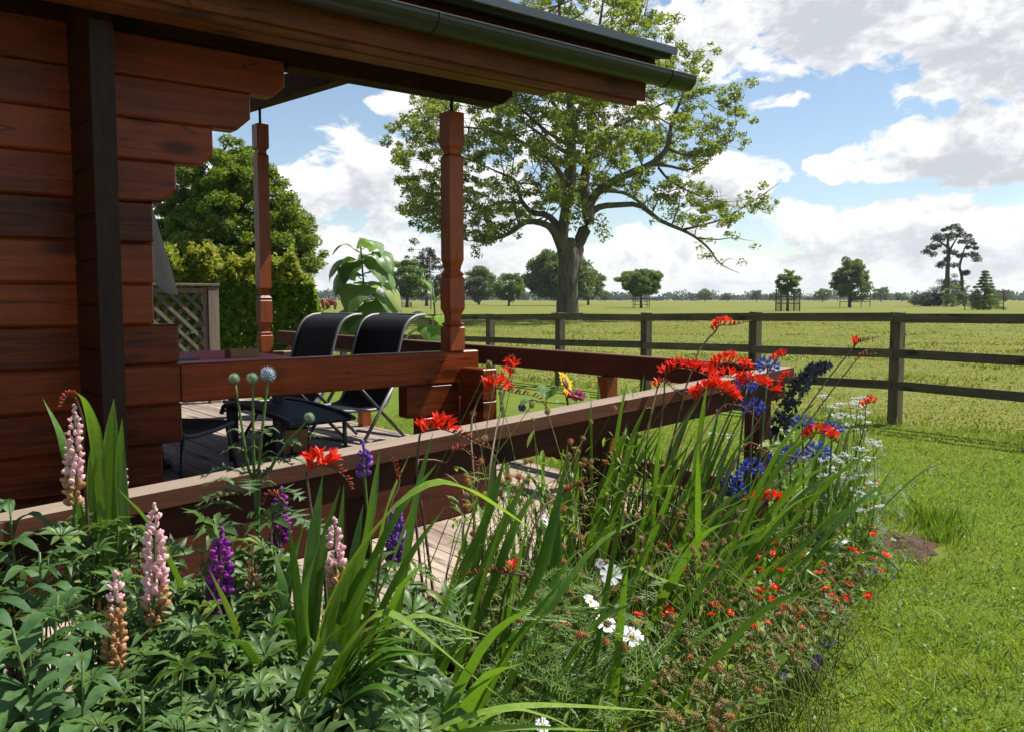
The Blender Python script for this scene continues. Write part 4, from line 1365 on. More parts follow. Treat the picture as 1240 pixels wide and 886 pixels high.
def palmate(mb, c, nrm, size, nl=9, wid=.24, droop=.18, mi=None):
    c = Vector(c); nrm = Vector(nrm).normalized()
    a = nrm.cross(Vector((random.gauss(0, 1), random.gauss(0, 1), random.gauss(0, 1)))).normalized(); b_ = nrm.cross(a)
    for i in range(nl):
        an = 2 * math.pi * (i + random.uniform(-.18, .18)) / nl
        d = a * math.cos(an) + b_ * math.sin(an)
        L_ = size * random.uniform(.8, 1.1)
        s = nrm.cross(d)
        up = random.uniform(.10, .34)
        dr = droop * random.uniform(.5, 1.6)
        w = wid * L_ * .5
        p0 = c + d * (.06 * L_)
        p1 = c + d * (.55 * L_) + nrm * (up * L_ * .55)
        p2 = c + d * L_ + nrm * ((up - dr) * L_)
        q = c + d * (.30 * L_) + nrm * (up * L_ * .38)
        f = nrm * (.5 * w)
        mb.add([p0, q - s * w * .7 + f * .7, q, q + s * w * .7 + f * .7, p1 - s * w + f, p1, p1 + s * w + f, p2],
               [(0, 2, 1), (0, 3, 2), (1, 2, 5, 4), (2, 3, 6, 5), (4, 5, 7), (5, 6, 7)], mi, True)

def petiole(mb, a, b_, r=.0028, mi=1):
    a = Vector(a); b_ = Vector(b_)
    m_ = a.lerp(b_, .55) + Vector((0, 0, .25 * (b_ - a).length * .4))
    P_ = cr([a, m_, b_], 4)
    mb.tube(P_, [r, r * .9, r * .8, r * .7, r * .6], 3, mi=mi, cap=False)

def lupin_spike(name, parent, base, bot, top, kinds, wid=.030, gap=.0155):
    """whorls of pea flowers up a stem; kinds = (fraction, material index)"""
    base, bot, top = Vector(base), Vector(bot), Vector(top)
    mb = MB()
    mb.tube(cr([base, base.lerp(bot, .5) + Vector((random.gauss(0, .012), random.gauss(0, .012), 0)), bot, bot.lerp(top, .5) + Vector((random.gauss(0, .004), 0, 0)), top], 10), [.0055 - .0004 * i for i in range(11)], 6, mi=0)
    ax = (top - bot).normalized(); Ln = (top - bot).length
    a = ax.cross(Vector((0, 1, 0))).normalized(); b_ = ax.cross(a)
    nw = int(Ln / gap)
    for i in range(nw):
        u = i / nw
        c = bot + ax * (u * Ln)
        w = wid * (1 - .50 * u ** 2.6) * (.75 + .25 * min(1, u * 6))
        nf = max(4, int(7 - 2.5 * u))
        for k in range(nf):
            if random.random() < .10 + .12 * (u < .3): continue
            an = 2 * math.pi * (k + .5 * (i % 2) + random.uniform(-.25, .25)) / nf
            d = a * math.cos(an) + b_ * math.sin(an)
            uu = u + random.uniform(-.12, .12)
            mi = next(m_ for f_, m_ in kinds if uu < f_) if uu < kinds[-1][0] else kinds[-1][1]
            p = c + d * w * .62 + ax * random.uniform(-.004, .004)
            dd = (d * .75 + ax * random.uniform(.3, 1.0)).normalized()
            s = (1 - .36 * u) * random.uniform(.95, 1.5) * wid / .030
            # banner and keel
            mb.ball(p, .0092 * s, 6, 4, mi, axis=dd, sq=(.66, .52, 1.15))
            mb.ball(p + ax * .006 * s - d * .003, .0066 * s, 5, 3, mi, axis=(ax * .9 + d * .3), sq=(.8, .5, 1.1))
    for k in range(5):
        mb.ball(top + ax * (.004 * k - .004) + a * random.uniform(-.003, .003), .0045, 5, 3, kinds[-1][1], axis=ax)
    mb.build(name, [M['stem'], L['pink'], L['beige'], L['purple'], L['violet'], L['maroon'], L['globeg']], parent)

LEAF_SPOTS = []      # (pixel region, nearest plants) filled below
def z_left(y): return float(np.interp(y, [600, 640, 700, 780, 900, 960], [2.02, 1.92, 1.78, 1.55, 1.30, 1.22]))
PK, BE, PU, VI, MA = 1, 2, 3, 4, 5
lup = [
  ('lupin plant with a faded pink spike before the log wall, left of the sword leaves', [((90, 497, 606, 1.86), [(.22, BE), (2, PK)], .027)], 92),
  ('lupin plant with the largest pale pink spike, beige at its foot', [((188, 617, 770, 1.66), [(.34, BE), (2, PK)], .032)], 180),
  ('lupin plant with a mostly faded beige spike, a few pink flowers on top', [((140, 700, 808, 1.50), [(.66, BE), (.8, PK), (2, PK)], .026)], 130),
  ('lupin plant with one deep magenta-purple spike beside a brown seeding spike', [((268, 646, 752, 1.70), [(2, PU)], .034), ((306, 668, 738, 1.72), [(2, BE)], .020)], 262),
  ('lupin plant with a purple spike against the handrail below the globe thistle', [((340, 596, 660, 1.97), [(2, PU)], .030)], 345),
  ('lupin plant with a pale pink spike among the sword leaves', [((405, 634, 708, 1.72), [(.2, BE), (2, PK)], .028)], 395),
  ('lupin plant with two violet spikes in front of the ramp handrail', [((480, 614, 676, 2.05), [(.3, VI), (2, VI)], .032), ((440, 540, 572, 2.10), [(2, VI)], .026)], 475),
  ('lupin plant with one dark maroon spike in the left corner', [((22, 792, 838, 1.42), [(2, MA)], .026)], 25),
  ('lupin plant with a thin sparse pale pink spike behind the upright sword leaves', [((149, 560, 604, 1.97), [(2, PK)], .014)], 155),
]
LP = []
for label, spikes, xb in lup:
    Z = spikes[0][0][3]
    bse = Vector(((xb - CX) / FPX * Z, Z + .05, .05))
    t = empty('lupin_plant', bse, label, 'lupin', 'lupins in the border')
    for (x, yt, yb, Zs), kinds, wd in spikes:
        lupin_spike('flower_spike', t, bse + Vector((random.gauss(0, .02), 0, 0)), PX(x + random.uniform(-3, 3), yb, Zs), PX(x, yt, Zs), kinds, wd)
    LP.append([t, MB(), bse])
# leafy plants without spikes complete the mass
for label, xb, Z in (('low lupin foliage plant without flowers at the bottom edge', 210, 1.36), ('lupin foliage plant without flowers right of the magenta spike', 330, 1.5), ('lupin foliage plant without flowers at the left edge by the wall', 30, 1.75)):
    bse = Vector(((xb - CX) / FPX * Z, Z, .05))
    LP.append([empty('lupin_plant', bse, label, 'lupin', 'lupins in the border'), MB(), bse])
def lupin_leaf(x, y, Z, size, lowz=0.0, nl=None):
    p = PX(x, y, Z); p.z -= lowz
    k = min(LP, key=lambda q: (q[2].x - p.x) ** 2 + .4 * (q[2].y - p.y) ** 2 + random.uniform(0, .006))
    out = Vector((p.x - k[2].x, p.y - k[2].y, 0))
    nrm = Vector((random.gauss(.12, .42), random.gauss(-.12, .42), 1)) + out * 1.1
    palmate(k[1], p, nrm, size, nl or random.choice((8, 9, 9, 10)), .27, .22, 0)
    petiole(k[1], k[2] + Vector((random.gauss(0, .03), random.gauss(0, .03), max(0, p.z * random.uniform(.3, .65)))), p)
poly_l = [(-60, 625), (40, 635), (75, 600), (150, 625), (235, 655), (330, 640), (352, 690), (352, 790), (520, 790), (560, 900), (560, 960), (-60, 960)]
cnt = 0
while cnt < 1050:
    x = random.uniform(-60, 560); y = random.uniform(610, 960)
    if not in_poly(x, y, poly_l): continue
    if x > 350 and random.random() < .35: continue
    if ((x - 50) / 110) ** 2 + ((y - 770) / 135) ** 2 < 1 and random.random() < .62: continue
    Z = z_left(y) + random.gauss(0, .06)
    lupin_leaf(x, y, Z, random.uniform(.038, .070), abs(random.gauss(0, .06)) if random.random() < .45 else abs(random.gauss(0, .24)))
    cnt += 1
for (x, y, Z) in ((248, 632, 1.85), (262, 640, 1.84), (330, 628, 1.9), (282, 655, 1.8), (150, 640, 1.9), (440, 700, 1.95), (470, 705, 2.0), (430, 720, 1.9), (490, 715, 1.95), (505, 690, 2.05), (480, 690, 2.02), (520, 720, 2.0), (455, 690, 1.98), (540, 735, 1.95), (420, 690, 1.95), (500, 760, 1.85), (530, 765, 1.85), (470, 745, 1.85), (455, 735, 1.85), (410, 745, 1.8), (450, 765, 1.8), (500, 740, 1.9)):
    lupin_leaf(x, y, Z, random.uniform(.055, .075))
for t, mb, bse in LP:
    if mb.v: mb.build('foliage', [L['lupin'], M['stem']], t)

# phlox-like leafy stems with long oval leaves, left edge
def leafy(label, x, ytop, Z, n, ln, group='tall leafy plants at the left edge', lean=(0, 0), name='leafy_plant', mat='lance'):
    top = PX(x, ytop, Z); bse = Vector((top.x - lean[0], top.y - lean[1] + .03, .05))
    t = empty(name, bse, label, 'plant', group)
    st = MB(); P_ = cr([bse, bse.lerp(top, .5) + Vector((random.gauss(0, .02), random.gauss(0, .02), 0)), top], 12)
    st.tube(P_, [.006 - .0003 * i for i in range(13)], 6); st.build('stem', M['stem'], t)
    lf = MB()
    for i in range(n):
        u = .62 + .38 * (i + 1) / n; p = P_[min(12, int(u * 12))].lerp(P_[min(12, int(u * 12) + 1)], u * 12 % 1)
        an = i * 2.4 + random.uniform(-.4, .4); d = Vector((math.cos(an), math.sin(an), 0))
        s = ln * (1 - .45 * (u - .62) / .38) * random.uniform(.85, 1.2)
        ribbon(lf, [p, p + d * s * .5 + Vector((0, 0, s * .28)), p + d * s + Vector((0, 0, s * random.uniform(-.15, .15)))], s * .36, 7, prof='lance', fold=.10)
    lf.build('foliage', L[mat], t)
leafy('leafy plant with long oval leaves below the log wall at the far left', 12, 610, 1.84, 16, .13)
leafy('leafy plant with broad oval leaves between wall and pink lupin', 48, 668, 1.62, 18, .13)
leafy('leafy plant with drooping oval leaves in front of the beige spike', 70, 720, 1.42, 18, .13)
leafy('leafy plant with spreading oval leaves beside the maroon spike', 40, 742, 1.38, 18, .13)
leafy('leafy plant with dark oval leaves in the bottom left corner', 15, 760, 1.30, 18, .13)
leafy('leafy plant with oval leaves at the bottom below the beige lupin', 100, 800, 1.28, 16, .12)
leafy('thin pale stem with small leaves at the bottom edge left of centre', 172, 835, 1.25, 8, .06)

# ---- crocosmia
def floret(mb, p, d, s=1.0, mi=0, openf=1.0):
    p = Vector(p); d = Vector(d).normalized()
    a = d.cross(Vector((.3, .2, .9))).normalized(); b_ = d.cross(a)
    ln = .024 * s
    vs = []; n = 5; s = s * 1.12
    for (u, r) in ((0, .0020), (.6, .0035), (1, .0058)):
        for k in range(n):
            an = 2 * math.pi * k / n
            vs.append(p + d * (u * ln) + (a * math.cos(an) + b_ * math.sin(an)) * r * s)
    fs = [(i * n + k, i * n + (k + 1) % n, (i + 1) * n + (k + 1) % n, (i + 1) * n + k) for i in range(2) for k in range(n)]
    mb.add(vs, fs, mi, True)
    tip = p + d * ln
    for k in range(6):
        an = 2 * math.pi * k / 6 + random.uniform(-.2, .2)
        r_ = a * math.cos(an) + b_ * math.sin(an); sd = d.cross(r_)
        l = .022 * s * random.uniform(.85, 1.15); o_ = openf * random.uniform(.55, 1.0)
        m0 = tip + r_ * .004 * s; m1 = m0 + (d * .75 + r_ * o_ * .6).normalized() * l * .55; m2 = m1 + (d * .5 + r_ * o_).normalized() * l * .55
        w = .0046 * s
        mb.add([m0 - sd * w * .6, m0 + sd * w * .6, m1 + sd * w, m2, m1 - sd * w], [(0, 1, 2, 4), (4, 2, 3)], mi, True)

def croc_stem(parent, pts, head, nopen, nbud, s=1.0, label=None):
    """dark stem; along 'head' the open flowers stand first, buds dwindle to the tip"""
    mb = MB()
    P_ = cr([Vector(p) for p in pts] + [Vector(h) for h in head], 18)
    mb.tube(P_, [.0042 * (1 - .75 * i / 18) for i in range(19)], 5)
    o = mb.build('flower_stem', M['stem_d'], parent)
    C = cr([Vector(h) for h in head], 40)
    fl = MB(); tot = nopen + nbud
    for i in range(tot):
        u = (i + .3) / tot
        p = C[int(u * 40)]; t = (C[min(40, int(u * 40) + 1)] - C[max(0, int(u * 40) - 1)]).normalized()
        sd = t.cross(Vector((0, 0, 1)));
        if sd.length < .1: sd = Vector((1, 0, 0))
        sd.normalize(); up = sd.cross(t)
        side = 1 if i % 2 else -1
        d = up * random.uniform(.75, 1.1) + sd * side * random.uniform(.25, .6) + t * .45
        if i < nopen:
            floret(fl, p, d + Vector((random.gauss(0, .25), random.gauss(0, .25), random.gauss(0, .2))), s * random.uniform(.85, 1.15), 0)
        else:
            k = 1 - (i - nopen) / max(1, nbud)
            ln = (.008 + .018 * k) * s
            d.normalize()
            fl.ball(p + d * ln * .45, ln * .5, 5, 4, 1, axis=d, sq=(.34, .34, 1))
    fo = fl.build('flower_head', [L['red'], L['redbud']], parent)
    fo.parent = o
    return o

def sword_leaves(mb, leaves, w=.03, Z=None, mi=0):
    for lf in leaves:
        ww = w
        if isinstance(lf, tuple): lf, ww = lf
        ribbon(mb, [PX(*p) for p in lf], ww, 16, fold=.16, mi=mi)

def auto_swords(mb, base, n, ln, lean, spread, w=(.018, .032), mi=0, bend=.25):
    base = Vector(base)
    for _ in range(n):
        an = random.uniform(0, 2 * math.pi)
        b0 = base + Vector((math.cos(an), math.sin(an), 0)) * random.uniform(0, spread)
        d = Vector((lean[0] + random.gauss(0, .26), lean[1] + random.gauss(0, .22), 1)).normalized()
        L_ = ln * random.uniform(.6, 1.1)
        h = Vector((d.x, d.y, 0))
        p1 = b0 + d * L_ * .5
        bb = bend * random.uniform(.2, 1.6)
        p2 = b0 + d * L_ * .82 + h * bb * L_ * .35
        p3 = b0 + d * L_ + h * bb * L_ - Vector((0, 0, bb * L_ * .5))
        sd = Vector((random.gauss(0, 1), random.gauss(0, .6), .1))
        ribbon(mb, [b0, p1, p2, p3], random.uniform(*w), 12, side=sd, fold=.16, mi=mi, twist=random.gauss(0, .5))

CG = 'crocosmia clumps in the border'
# left small clump
t = empty('crocosmia', GP(118, 640, .0) * 0 + Vector(((122 - CX) / FPX * 1.93, 1.93, .05)), 'small clump of upright sword leaves with one arching bud stem against the log wall', 'crocosmia', CG)
mb = MB()
sword_leaves(mb, [([(136, 700, 1.92), (131, 620, 1.93), (134, 540, 1.94), (138, 482, 1.95)], .042), ([(128, 700, 1.9), (122, 600, 1.9), (116, 530, 1.9), (104, 488, 1.88), (92, 474, 1.86)], .030),
                  ([(112, 690, 1.94), (92, 600, 1.94), (74, 528, 1.95), (52, 482, 1.96)], .022), ([(142, 700, 1.9), (150, 640, 1.9), (146, 560, 1.92), (148, 505, 1.92)], .028), ([(120, 700, 1.95), (112, 640, 1.96), (112, 560, 1.98), (118, 520, 1.98)], .024)])
# down to the soil
auto_swords(mb, t.location, 5, .6, (.1, 0), .04)
mb.build('foliage', L['sword'], t)
croc_stem(t, [t.location, PX(104, 600, 1.9), PX(102, 520, 1.88), PX(94, 488, 1.86)], [PX(90, 481, 1.85), PX(80, 480, 1.83), PX(72, 495, 1.82)], 0, 16, .8)

# near clump, centre left
tb_ = Vector(((392 - CX) / FPX * 1.72, 1.72, .06))
t = empty('crocosmia', tb_, 'big near clump of sword leaves left of centre with one scarlet flower head', 'crocosmia', CG)
mb = MB()
Zc = 1.70
hero = [([(398, 880, 1.66), (420, 740, 1.68), (446, 640, 1.70), (460, 545, 1.74)], .034), ([(372, 870, 1.68), (372, 740, 1.70), (380, 650, 1.72), (391, 573, 1.75)], .030),
        ([(385, 880, 1.66), (378, 760, 1.7), (392, 660, 1.74), (412, 588, 1.78)], .030), ([(350, 860, 1.66), (340, 760, 1.70), (352, 690, 1.74), (372, 620, 1.76)], .028),
        ([(405, 880, 1.64), (436, 720, 1.66), (482, 620, 1.70), (530, 560, 1.78)], .032), ([(392, 880, 1.65), (398, 780, 1.66), (424, 690, 1.68), (440, 610, 1.72)], .036),
        ([(410, 890, 1.64), (420, 800, 1.63), (470, 690, 1.62), (500, 610, 1.64)], .034), ([(362, 870, 1.66), (350, 800, 1.66), (344, 720, 1.68), (330, 660, 1.72)], .024),
        ([(412, 890, 1.66), (452, 760, 1.7), (498, 670, 1.75), (540, 612, 1.8)], .028),
        ([(380, 880, 1.58), (400, 800, 1.56), (440, 720, 1.56), (470, 650, 1.58)], .030), ([(388, 880, 1.6), (372, 800, 1.56), (366, 730, 1.56), (385, 660, 1.58)], .028)]
sword_leaves(mb, hero, .03)
sword_leaves(mb, [([(380, 870, 1.58), (400, 740, 1.55), (458, 632, 1.54), (518, 585, 1.56), (562, 588, 1.60), (606, 614, 1.66), (652, 646, 1.72)], .046)], mi=1)
sword_leaves(mb, [([(378, 890, 1.42), (400, 820, 1.40), (436, 762, 1.38), (470, 740, 1.38), (512, 768, 1.40), (560, 808, 1.43), (622, 856, 1.47)], .034),
                  ([(400, 870, 1.45), (440, 790, 1.44), (500, 745, 1.45), (560, 760, 1.5), (606, 774, 1.55)], .022)], mi=1)
sword_leaves(mb, [([(372, 890, 1.42), (420, 830, 1.38), (470, 792, 1.36), (524, 792, 1.36)], .036), ([(378, 900, 1.36), (420, 868, 1.33), (458, 848, 1.32)], .028),
                  ([(368, 890, 1.44), (420, 800, 1.42), (450, 780, 1.40), (500, 778, 1.40)], .03), ([(374, 890, 1.4), (400, 850, 1.36), (430, 826, 1.34), (470, 800, 1.32)], .03),
                  ([(360, 880, 1.4), (368, 830, 1.38), (390, 780, 1.36), (425, 750, 1.36)], .03)])
sword_leaves(mb, [([(470, 930, 1.32), (530, 882, 1.30), (600, 858, 1.30), (680, 853, 1.33), (822, 862, 1.42)], .022), ([(480, 935, 1.3), (540, 892, 1.29), (620, 880, 1.3), (730, 884, 1.34)], .022), ([(500, 930, 1.32), (600, 862, 1.34), (660, 866, 1.38), (704, 888, 1.4)], .014)], mi=1)
auto_swords(mb, tb_ + Vector((0, 0, 0)), 30, 1.12, (.16, .02), .09, (.016, .027), bend=.12)
auto_swords(mb, tb_ + Vector((.02, -.05, 0)), 14, .95, (.02, -.02), .09, (.014, .024), bend=.3)
for _ in range(22):
    x1 = random.uniform(450, 535); y1 = random.uniform(735, 875); Zf = random.uniform(1.30, 1.44)
    ribbon(mb, [PX(random.uniform(362, 384), random.uniform(885, 905), Zf + .04), PX(400 + (x1 - 450) * .3, 835 + (y1 - 800) * .25, Zf), PX(430 + (x1 - 450) * .5, 790 + (y1 - 790) * .55, Zf - .01), PX(x1, y1, Zf - .01)], random.uniform(.013, .026), 14, fold=.16)
mb.build('foliage', [L['sword'], L['sword_l']], t)
croc_stem(t, [tb_, PX(396, 720, 1.74), PX(380, 640, 1.76), PX(372, 580, 1.77)], [PX(373, 570, 1.77), PX(386, 563, 1.77), PX(404, 566, 1.77), PX(420, 580, 1.77), PX(426, 594, 1.77)], 8, 11, .85)
croc_stem(t, [tb_, PX(330, 680, 1.86), PX(345, 615, 1.88)], [PX(338, 602, 1.88), PX(325, 598, 1.88), PX(318, 612, 1.88)], 0, 12, .7)
croc_stem(t, [tb_, PX(460, 680, 1.9), PX(482, 590, 1.95)], [PX(482, 580, 1.95), PX(477, 562, 1.96), PX(476, 552, 1.96)], 0, 12, .8)

# clump at the gap before the ramp
tb2 = Vector(((560 - CX) / FPX * 2.08, 2.05, .06))
t = empty('crocosmia', tb2, 'clump of dark sword leaves before the ramp boards with two scarlet heads at the handrail', 'crocosmia', CG)
mb = MB()
sword_leaves(mb, [([(530, 790, 1.98), (556, 700, 2.02), (588, 630, 2.06), (612, 552, 2.12)], .040), ([(545, 790, 1.98), (580, 700, 2.04), (612, 630, 2.1), (640, 574, 2.16)], .034),
                  ([(560, 800, 2.0), (596, 710, 2.06), (622, 640, 2.12), (655, 582, 2.2)], .030), ([(560, 790, 2.04), (572, 700, 2.08), (592, 610, 2.14), (598, 545, 2.18)], .024), ([(575, 800, 2.0), (640, 720, 2.06), (668, 640, 2.14), (684, 560, 2.2)], .034),
                  ([(580, 800, 2.0), (650, 740, 2.06), (672, 690, 2.14), (676, 600, 2.2)], .040)])
auto_swords(mb, tb2, 16, .92, (.22, .05), .12, (.012, .022), bend=.15)
auto_swords(mb, tb2 + Vector((.30, .12, 0)), 10, .95, (.18, .05), .12, (.012, .022), bend=.15)
mb.build('foliage', L['sword'], t)
croc_stem(t, [tb2, PX(520, 680, 2.16), PX(505, 580, 2.2), PX(508, 530, 2.22)], [PX(512, 523, 2.22), PX(530, 518, 2.22), PX(556, 526, 2.22), PX(580, 538, 2.22), PX(602, 545, 2.22)], 9, 12, .95)
croc_stem(t, [tb2, PX(575, 640, 2.3), PX(570, 520, 2.5), PX(580, 482, 2.56)], [PX(586, 474, 2.58), PX(604, 470, 2.6), PX(626, 476, 2.62), PX(650, 480, 2.64), PX(664, 496, 2.64)], 7, 12, .95)
croc_stem(t, [tb2, PX(590, 600, 2.3), PX(606, 500, 2.6), PX(612, 468, 2.66)], [PX(615, 462, 2.66), PX(620, 450, 2.68), PX(622, 438, 2.70), PX(618, 430, 2.7)], 5, 3, .8)
croc_stem(t, [tb2, PX(640, 660, 2.2), PX(680, 600, 2.3)], [PX(684, 596, 2.3), PX(700, 586, 2.3), PX(724, 578, 2.3)], 0, 14, .8)
croc_stem(t, [tb2, PX(500, 600, 2.2), PX(540, 560, 2.25)], [PX(548, 548, 2.25), PX(560, 543, 2.25), PX(574, 556, 2.25), PX(578, 574, 2.25)], 0, 13, .8)
croc_stem(t, [tb2, PX(610, 720, 2.0), PX(640, 700, 2.02)], [PX(622, 694, 2.02), PX(595, 692, 2.02), PX(565, 695, 2.02), PX(540, 702, 2.0)], 1, 16, .8)

# the main clump by the middle of the border
tb3 = Vector(((770 - CX) / FPX * 2.95, 3.0, .06))
t = empty('crocosmia', tb3, 'largest clump of sword leaves in mid border under the mass of scarlet heads', 'crocosmia', CG)
mb = MB()
auto_swords(mb, tb3 + Vector((-.28, .05, 0)), 26, 1.16, (.26, .05), .14, (.013, .024), bend=.08)
auto_swords(mb, tb3 + Vector((.02, 0, 0)), 62, 1.12, (.40, .05), .24, (.013, .024), bend=.10)
auto_swords(mb, tb3 + Vector((-.05, .25, 0)), 44, 1.10, (.30, .10), .24, (.013, .024), bend=.10)
auto_swords(mb, tb3 + Vector((-.18, -.1, 0)), 40, .95, (.12, .05), .16, (.016, .028), bend=.10)
auto_swords(mb, tb3 + Vector((-.42, -.42, 0)), 26, .80, (.16, .05), .12, (.016, .028), bend=.12)
auto_swords(mb, tb3 + Vector((.24, .2, 0)), 34, .95, (.42, .12), .18, (.012, .022), bend=.12)
sword_leaves(mb, [([(700, 720, 2.75), (690, 650, 2.78), (686, 590, 2.8), (688, 545, 2.82)], .036), ([(715, 720, 2.8), (722, 640, 2.84), (740, 570, 2.88), (760, 510, 2.9)], .036),
                  ([(720, 730, 2.8), (735, 650, 2.82), (762, 580, 2.84), (800, 520, 2.9)], .034), ([(760, 740, 2.9), (800, 640, 2.95), (850, 570, 3.0), (872, 490, 3.1)], .030), ([(790, 740, 2.9), (850, 650, 2.95), (930, 590, 3.0), (985, 560, 3.05)], .028),
                  ([(795, 745, 2.85), (860, 680, 2.85), (920, 650, 2.9), (965, 633, 2.95)], .03)])
sword_leaves(mb, [([(740, 690, 2.6), (770, 685, 2.58), (800, 700, 2.56), (860, 718, 2.55)], .028), ([(770, 600, 2.9), (790, 590, 2.9), (815, 588, 2.9), (845, 600, 2.92)], .02)], mi=1)
mb.build('foliage', [L['sword'], L['sword_l']], t)
def cs3(top, Z, head, nopen, nbud, s=.95, mid=None):
    x0, y0 = head[0]
    k = [PX(x, y, Z) for x, y in head]
    m_ = PX(mid[0], mid[1], Z - .12) if mid else tb3.lerp(k[0], .55) + Vector((.04, 0, .04))
    nopen = int(nopen * 1.25); s = s * .90
    croc_stem(t, [tb3 + Vector((random.gauss(0, .08), random.gauss(0, .08), 0)), m_], k, nopen, nbud, s)
cs3(0, 3.20, [(806, 452), (820, 446), (838, 448), (856, 455), (868, 470), (874, 480)], 15, 5, 1.1, (790, 560))
cs3(0, 3.12, [(842, 486), (852, 474), (866, 470), (882, 478), (890, 488)], 15, 3, 1.15, (800, 580))
cs3(0, 3.30, [(862, 455), (870, 444), (884, 438), (900, 446), (915, 448)], 12, 4, 1.1, (815, 560))
cs3(0, 3.34, [(866, 462), (878, 456), (892, 458), (902, 462)], 9, 2, 1.0, (830, 580))
cs3(0, 3.40, [(866, 402), (872, 394), (884, 394), (896, 392), (910, 388)], 7, 8, .9, (830, 470))
cs3(0, 3.30, [(898, 470), (908, 462), (922, 466), (936, 474), (944, 480)], 11, 4, 1.05, (850, 580))
cs3(0, 3.42, [(938, 438), (946, 432), (952, 430)], 4, 2, .8, (880, 540))
cs3(0, 3.45, [(946, 466), (952, 458), (958, 456), (966, 460)], 4, 3, .8, (890, 560))
cs3(0, 3.60, [(1034, 420), (1042, 414), (1052, 411), (1066, 408)], 3, 9, .95, (960, 520))
cs3(0, 3.56, [(1040, 432), (1050, 430), (1062, 428)], 0, 9, .9, (960, 540))
cs3(0, 3.05, [(914, 610), (926, 604), (944, 608), (962, 612), (984, 618)], 9, 12, 1.0, (860, 660))
cs3(0, 3.5, [(982, 532), (988, 524), (1000, 526), (1010, 534), (1030, 540)], 11, 8, 1.15, (930, 600))
cs3(0, 3.0, [(796, 470), (804, 462), (815, 470), (830, 480)], 2, 12, .8, (780, 570))
cs3(0, 2.95, [(868, 500), (890, 490), (905, 496), (920, 512)], 0, 14, .8, (820, 600))
cs3(0, 3.2, [(900, 540), (930, 548), (960, 552), (985, 560)], 0, 16, .8, (850, 640))

# upright clump beyond
tb4 = Vector(((978 - CX) / FPX * 4.3, 4.3, .05))
t = empty('crocosmia', tb4, 'bright upright sword leaves between the dark delphinium and the white yarrow', 'crocosmia', CG)
mb = MB()
auto_swords(mb, tb4, 26, .98, (.10, .03), .10, (.020, .032), bend=.08)
auto_swords(mb, tb4 + Vector((.2, -.05, 0)), 7, .66, (.16, .05), .10, (.009, .015), bend=.10)
mb.build('foliage', L['sword'], t)
croc_stem(t, [tb4, PX(1040, 540, 4.4)], [PX(1048, 494, 4.4), PX(1054, 487, 4.4), PX(1060, 488, 4.4)], 6, 2, .9)

# ---- globe thistle
tg = Vector(((312 - CX) / FPX * 1.98, 2.0, .05))
t = empty('globe_thistle', tg, 'globe thistle with four round spiky heads in front of the veranda rail', 'globe thistle')
lf = MB()
for (x, y, r, kind) in ((284, 458, .0135, 1), (306, 458, .0148, 1), (325, 453, .0195, 0), (375, 505, .0135, 1)):
    Zh = 1.95; c = PX(x, y, Zh); st = MB()
    j = PX(308 + (x - 308) * .35, 560, Zh)
    P_ = cr([tg, PX(312, 640, 1.97), j, c], 14)
    st.tube(P_, [.0055 - .0002 * i for i in range(15)], 6)
    so_ = st.build('flower_stem', M['stem'], t)
    h = MB(); nsp = 110
    h.ball(c, r * .74, 10, 7, 0)
    for i in range(nsp):
        z = 1 - 2 * (i + .5) / nsp; an = i * 2.39996; q = math.sqrt(1 - z * z)
        d = Vector((q * math.cos(an), q * math.sin(an), z)); a_ = d.cross(Vector((.2, .5, .8))).normalized() * r * .10; b__ = d.cross(a_)
        rr = r * random.uniform(.95, 1.12)
        h.add([c + d * r * .6 + a_, c + d * r * .6 - a_ * .5 + b__, c + d * r * .6 - a_ * .5 - b__, c + d * rr], [(0, 1, 3), (1, 2, 3), (2, 0, 3)], 0)
    ho = h.build('flower_head', L['globeg' if kind else 'globe'], t); ho.parent = so_
    for k in range(7):
        p = P_[5 + k]; an = k * 2.4 + x; d = Vector((math.cos(an), math.sin(an) * .7, .15))
        ribbon(lf, [p, p + d * .022 + Vector((0, 0, .008)), p + d * .042 - Vector((0, 0, .008))], .012, 5, prof='lance', fold=.2)
def jagged(mb, p, d, ln, w, drop=.15):
    """deeply toothed thistle leaf: a midrib with lobes"""
    p = Vector(p); d = Vector(d).normalized(); C = cr([p, p + d * ln * .5 + Vector((0, 0, ln * .12)), p + d * ln - Vector((0, 0, ln * drop))], 9)
    ribbon(mb, [C[0], C[4], C[9]], w * .28, 8, prof='lance', fold=.1)
    for i in range(1, 9):
        t_ = (C[i + 1] - C[i - 1]).normalized() if i < 9 else d
        s = t_.cross(Vector((0, 0, 1))).normalized()
        k = math.sin(math.pi * i / 9.5)
        for sg in (-1, 1):
            e = C[i] + s * sg * w * .5 * k + t_ * ln * .09 + Vector((0, 0, random.uniform(-.006, .010)))
            mb.add([C[i] - t_ * ln * .055, C[i] + t_ * ln * .055, e], [(0, 1, 2)], None, True)
for (x, y, dx_, dy_, ln) in ((300, 575, -1, -.2, .11), (312, 560, 1, -.2, .09), (318, 540, 1, .1, .07), (300, 548, -1, .2, .07), (305, 600, -.8, -.6, .13), (325, 598, 1, -.4, .10), (296, 618, -1, -.1, .13), (330, 625, .8, -.6, .13), (310, 525, .8, -.5, .05), (308, 585, .2, -1, .1), (340, 560, 1, -.2, .07), (312, 640, -.6, -.8, .13), (350, 640, .9, -.4, .12), (290, 590, -.9, .3, .1), (372, 528, .6, -.3, .04), (366, 540, -.8, .2, .05)):
    jagged(lf, PX(x, y, 1.95), (dx_, dy_, .1), ln, ln * .62)
lf.build('foliage', L['thistle'], t)

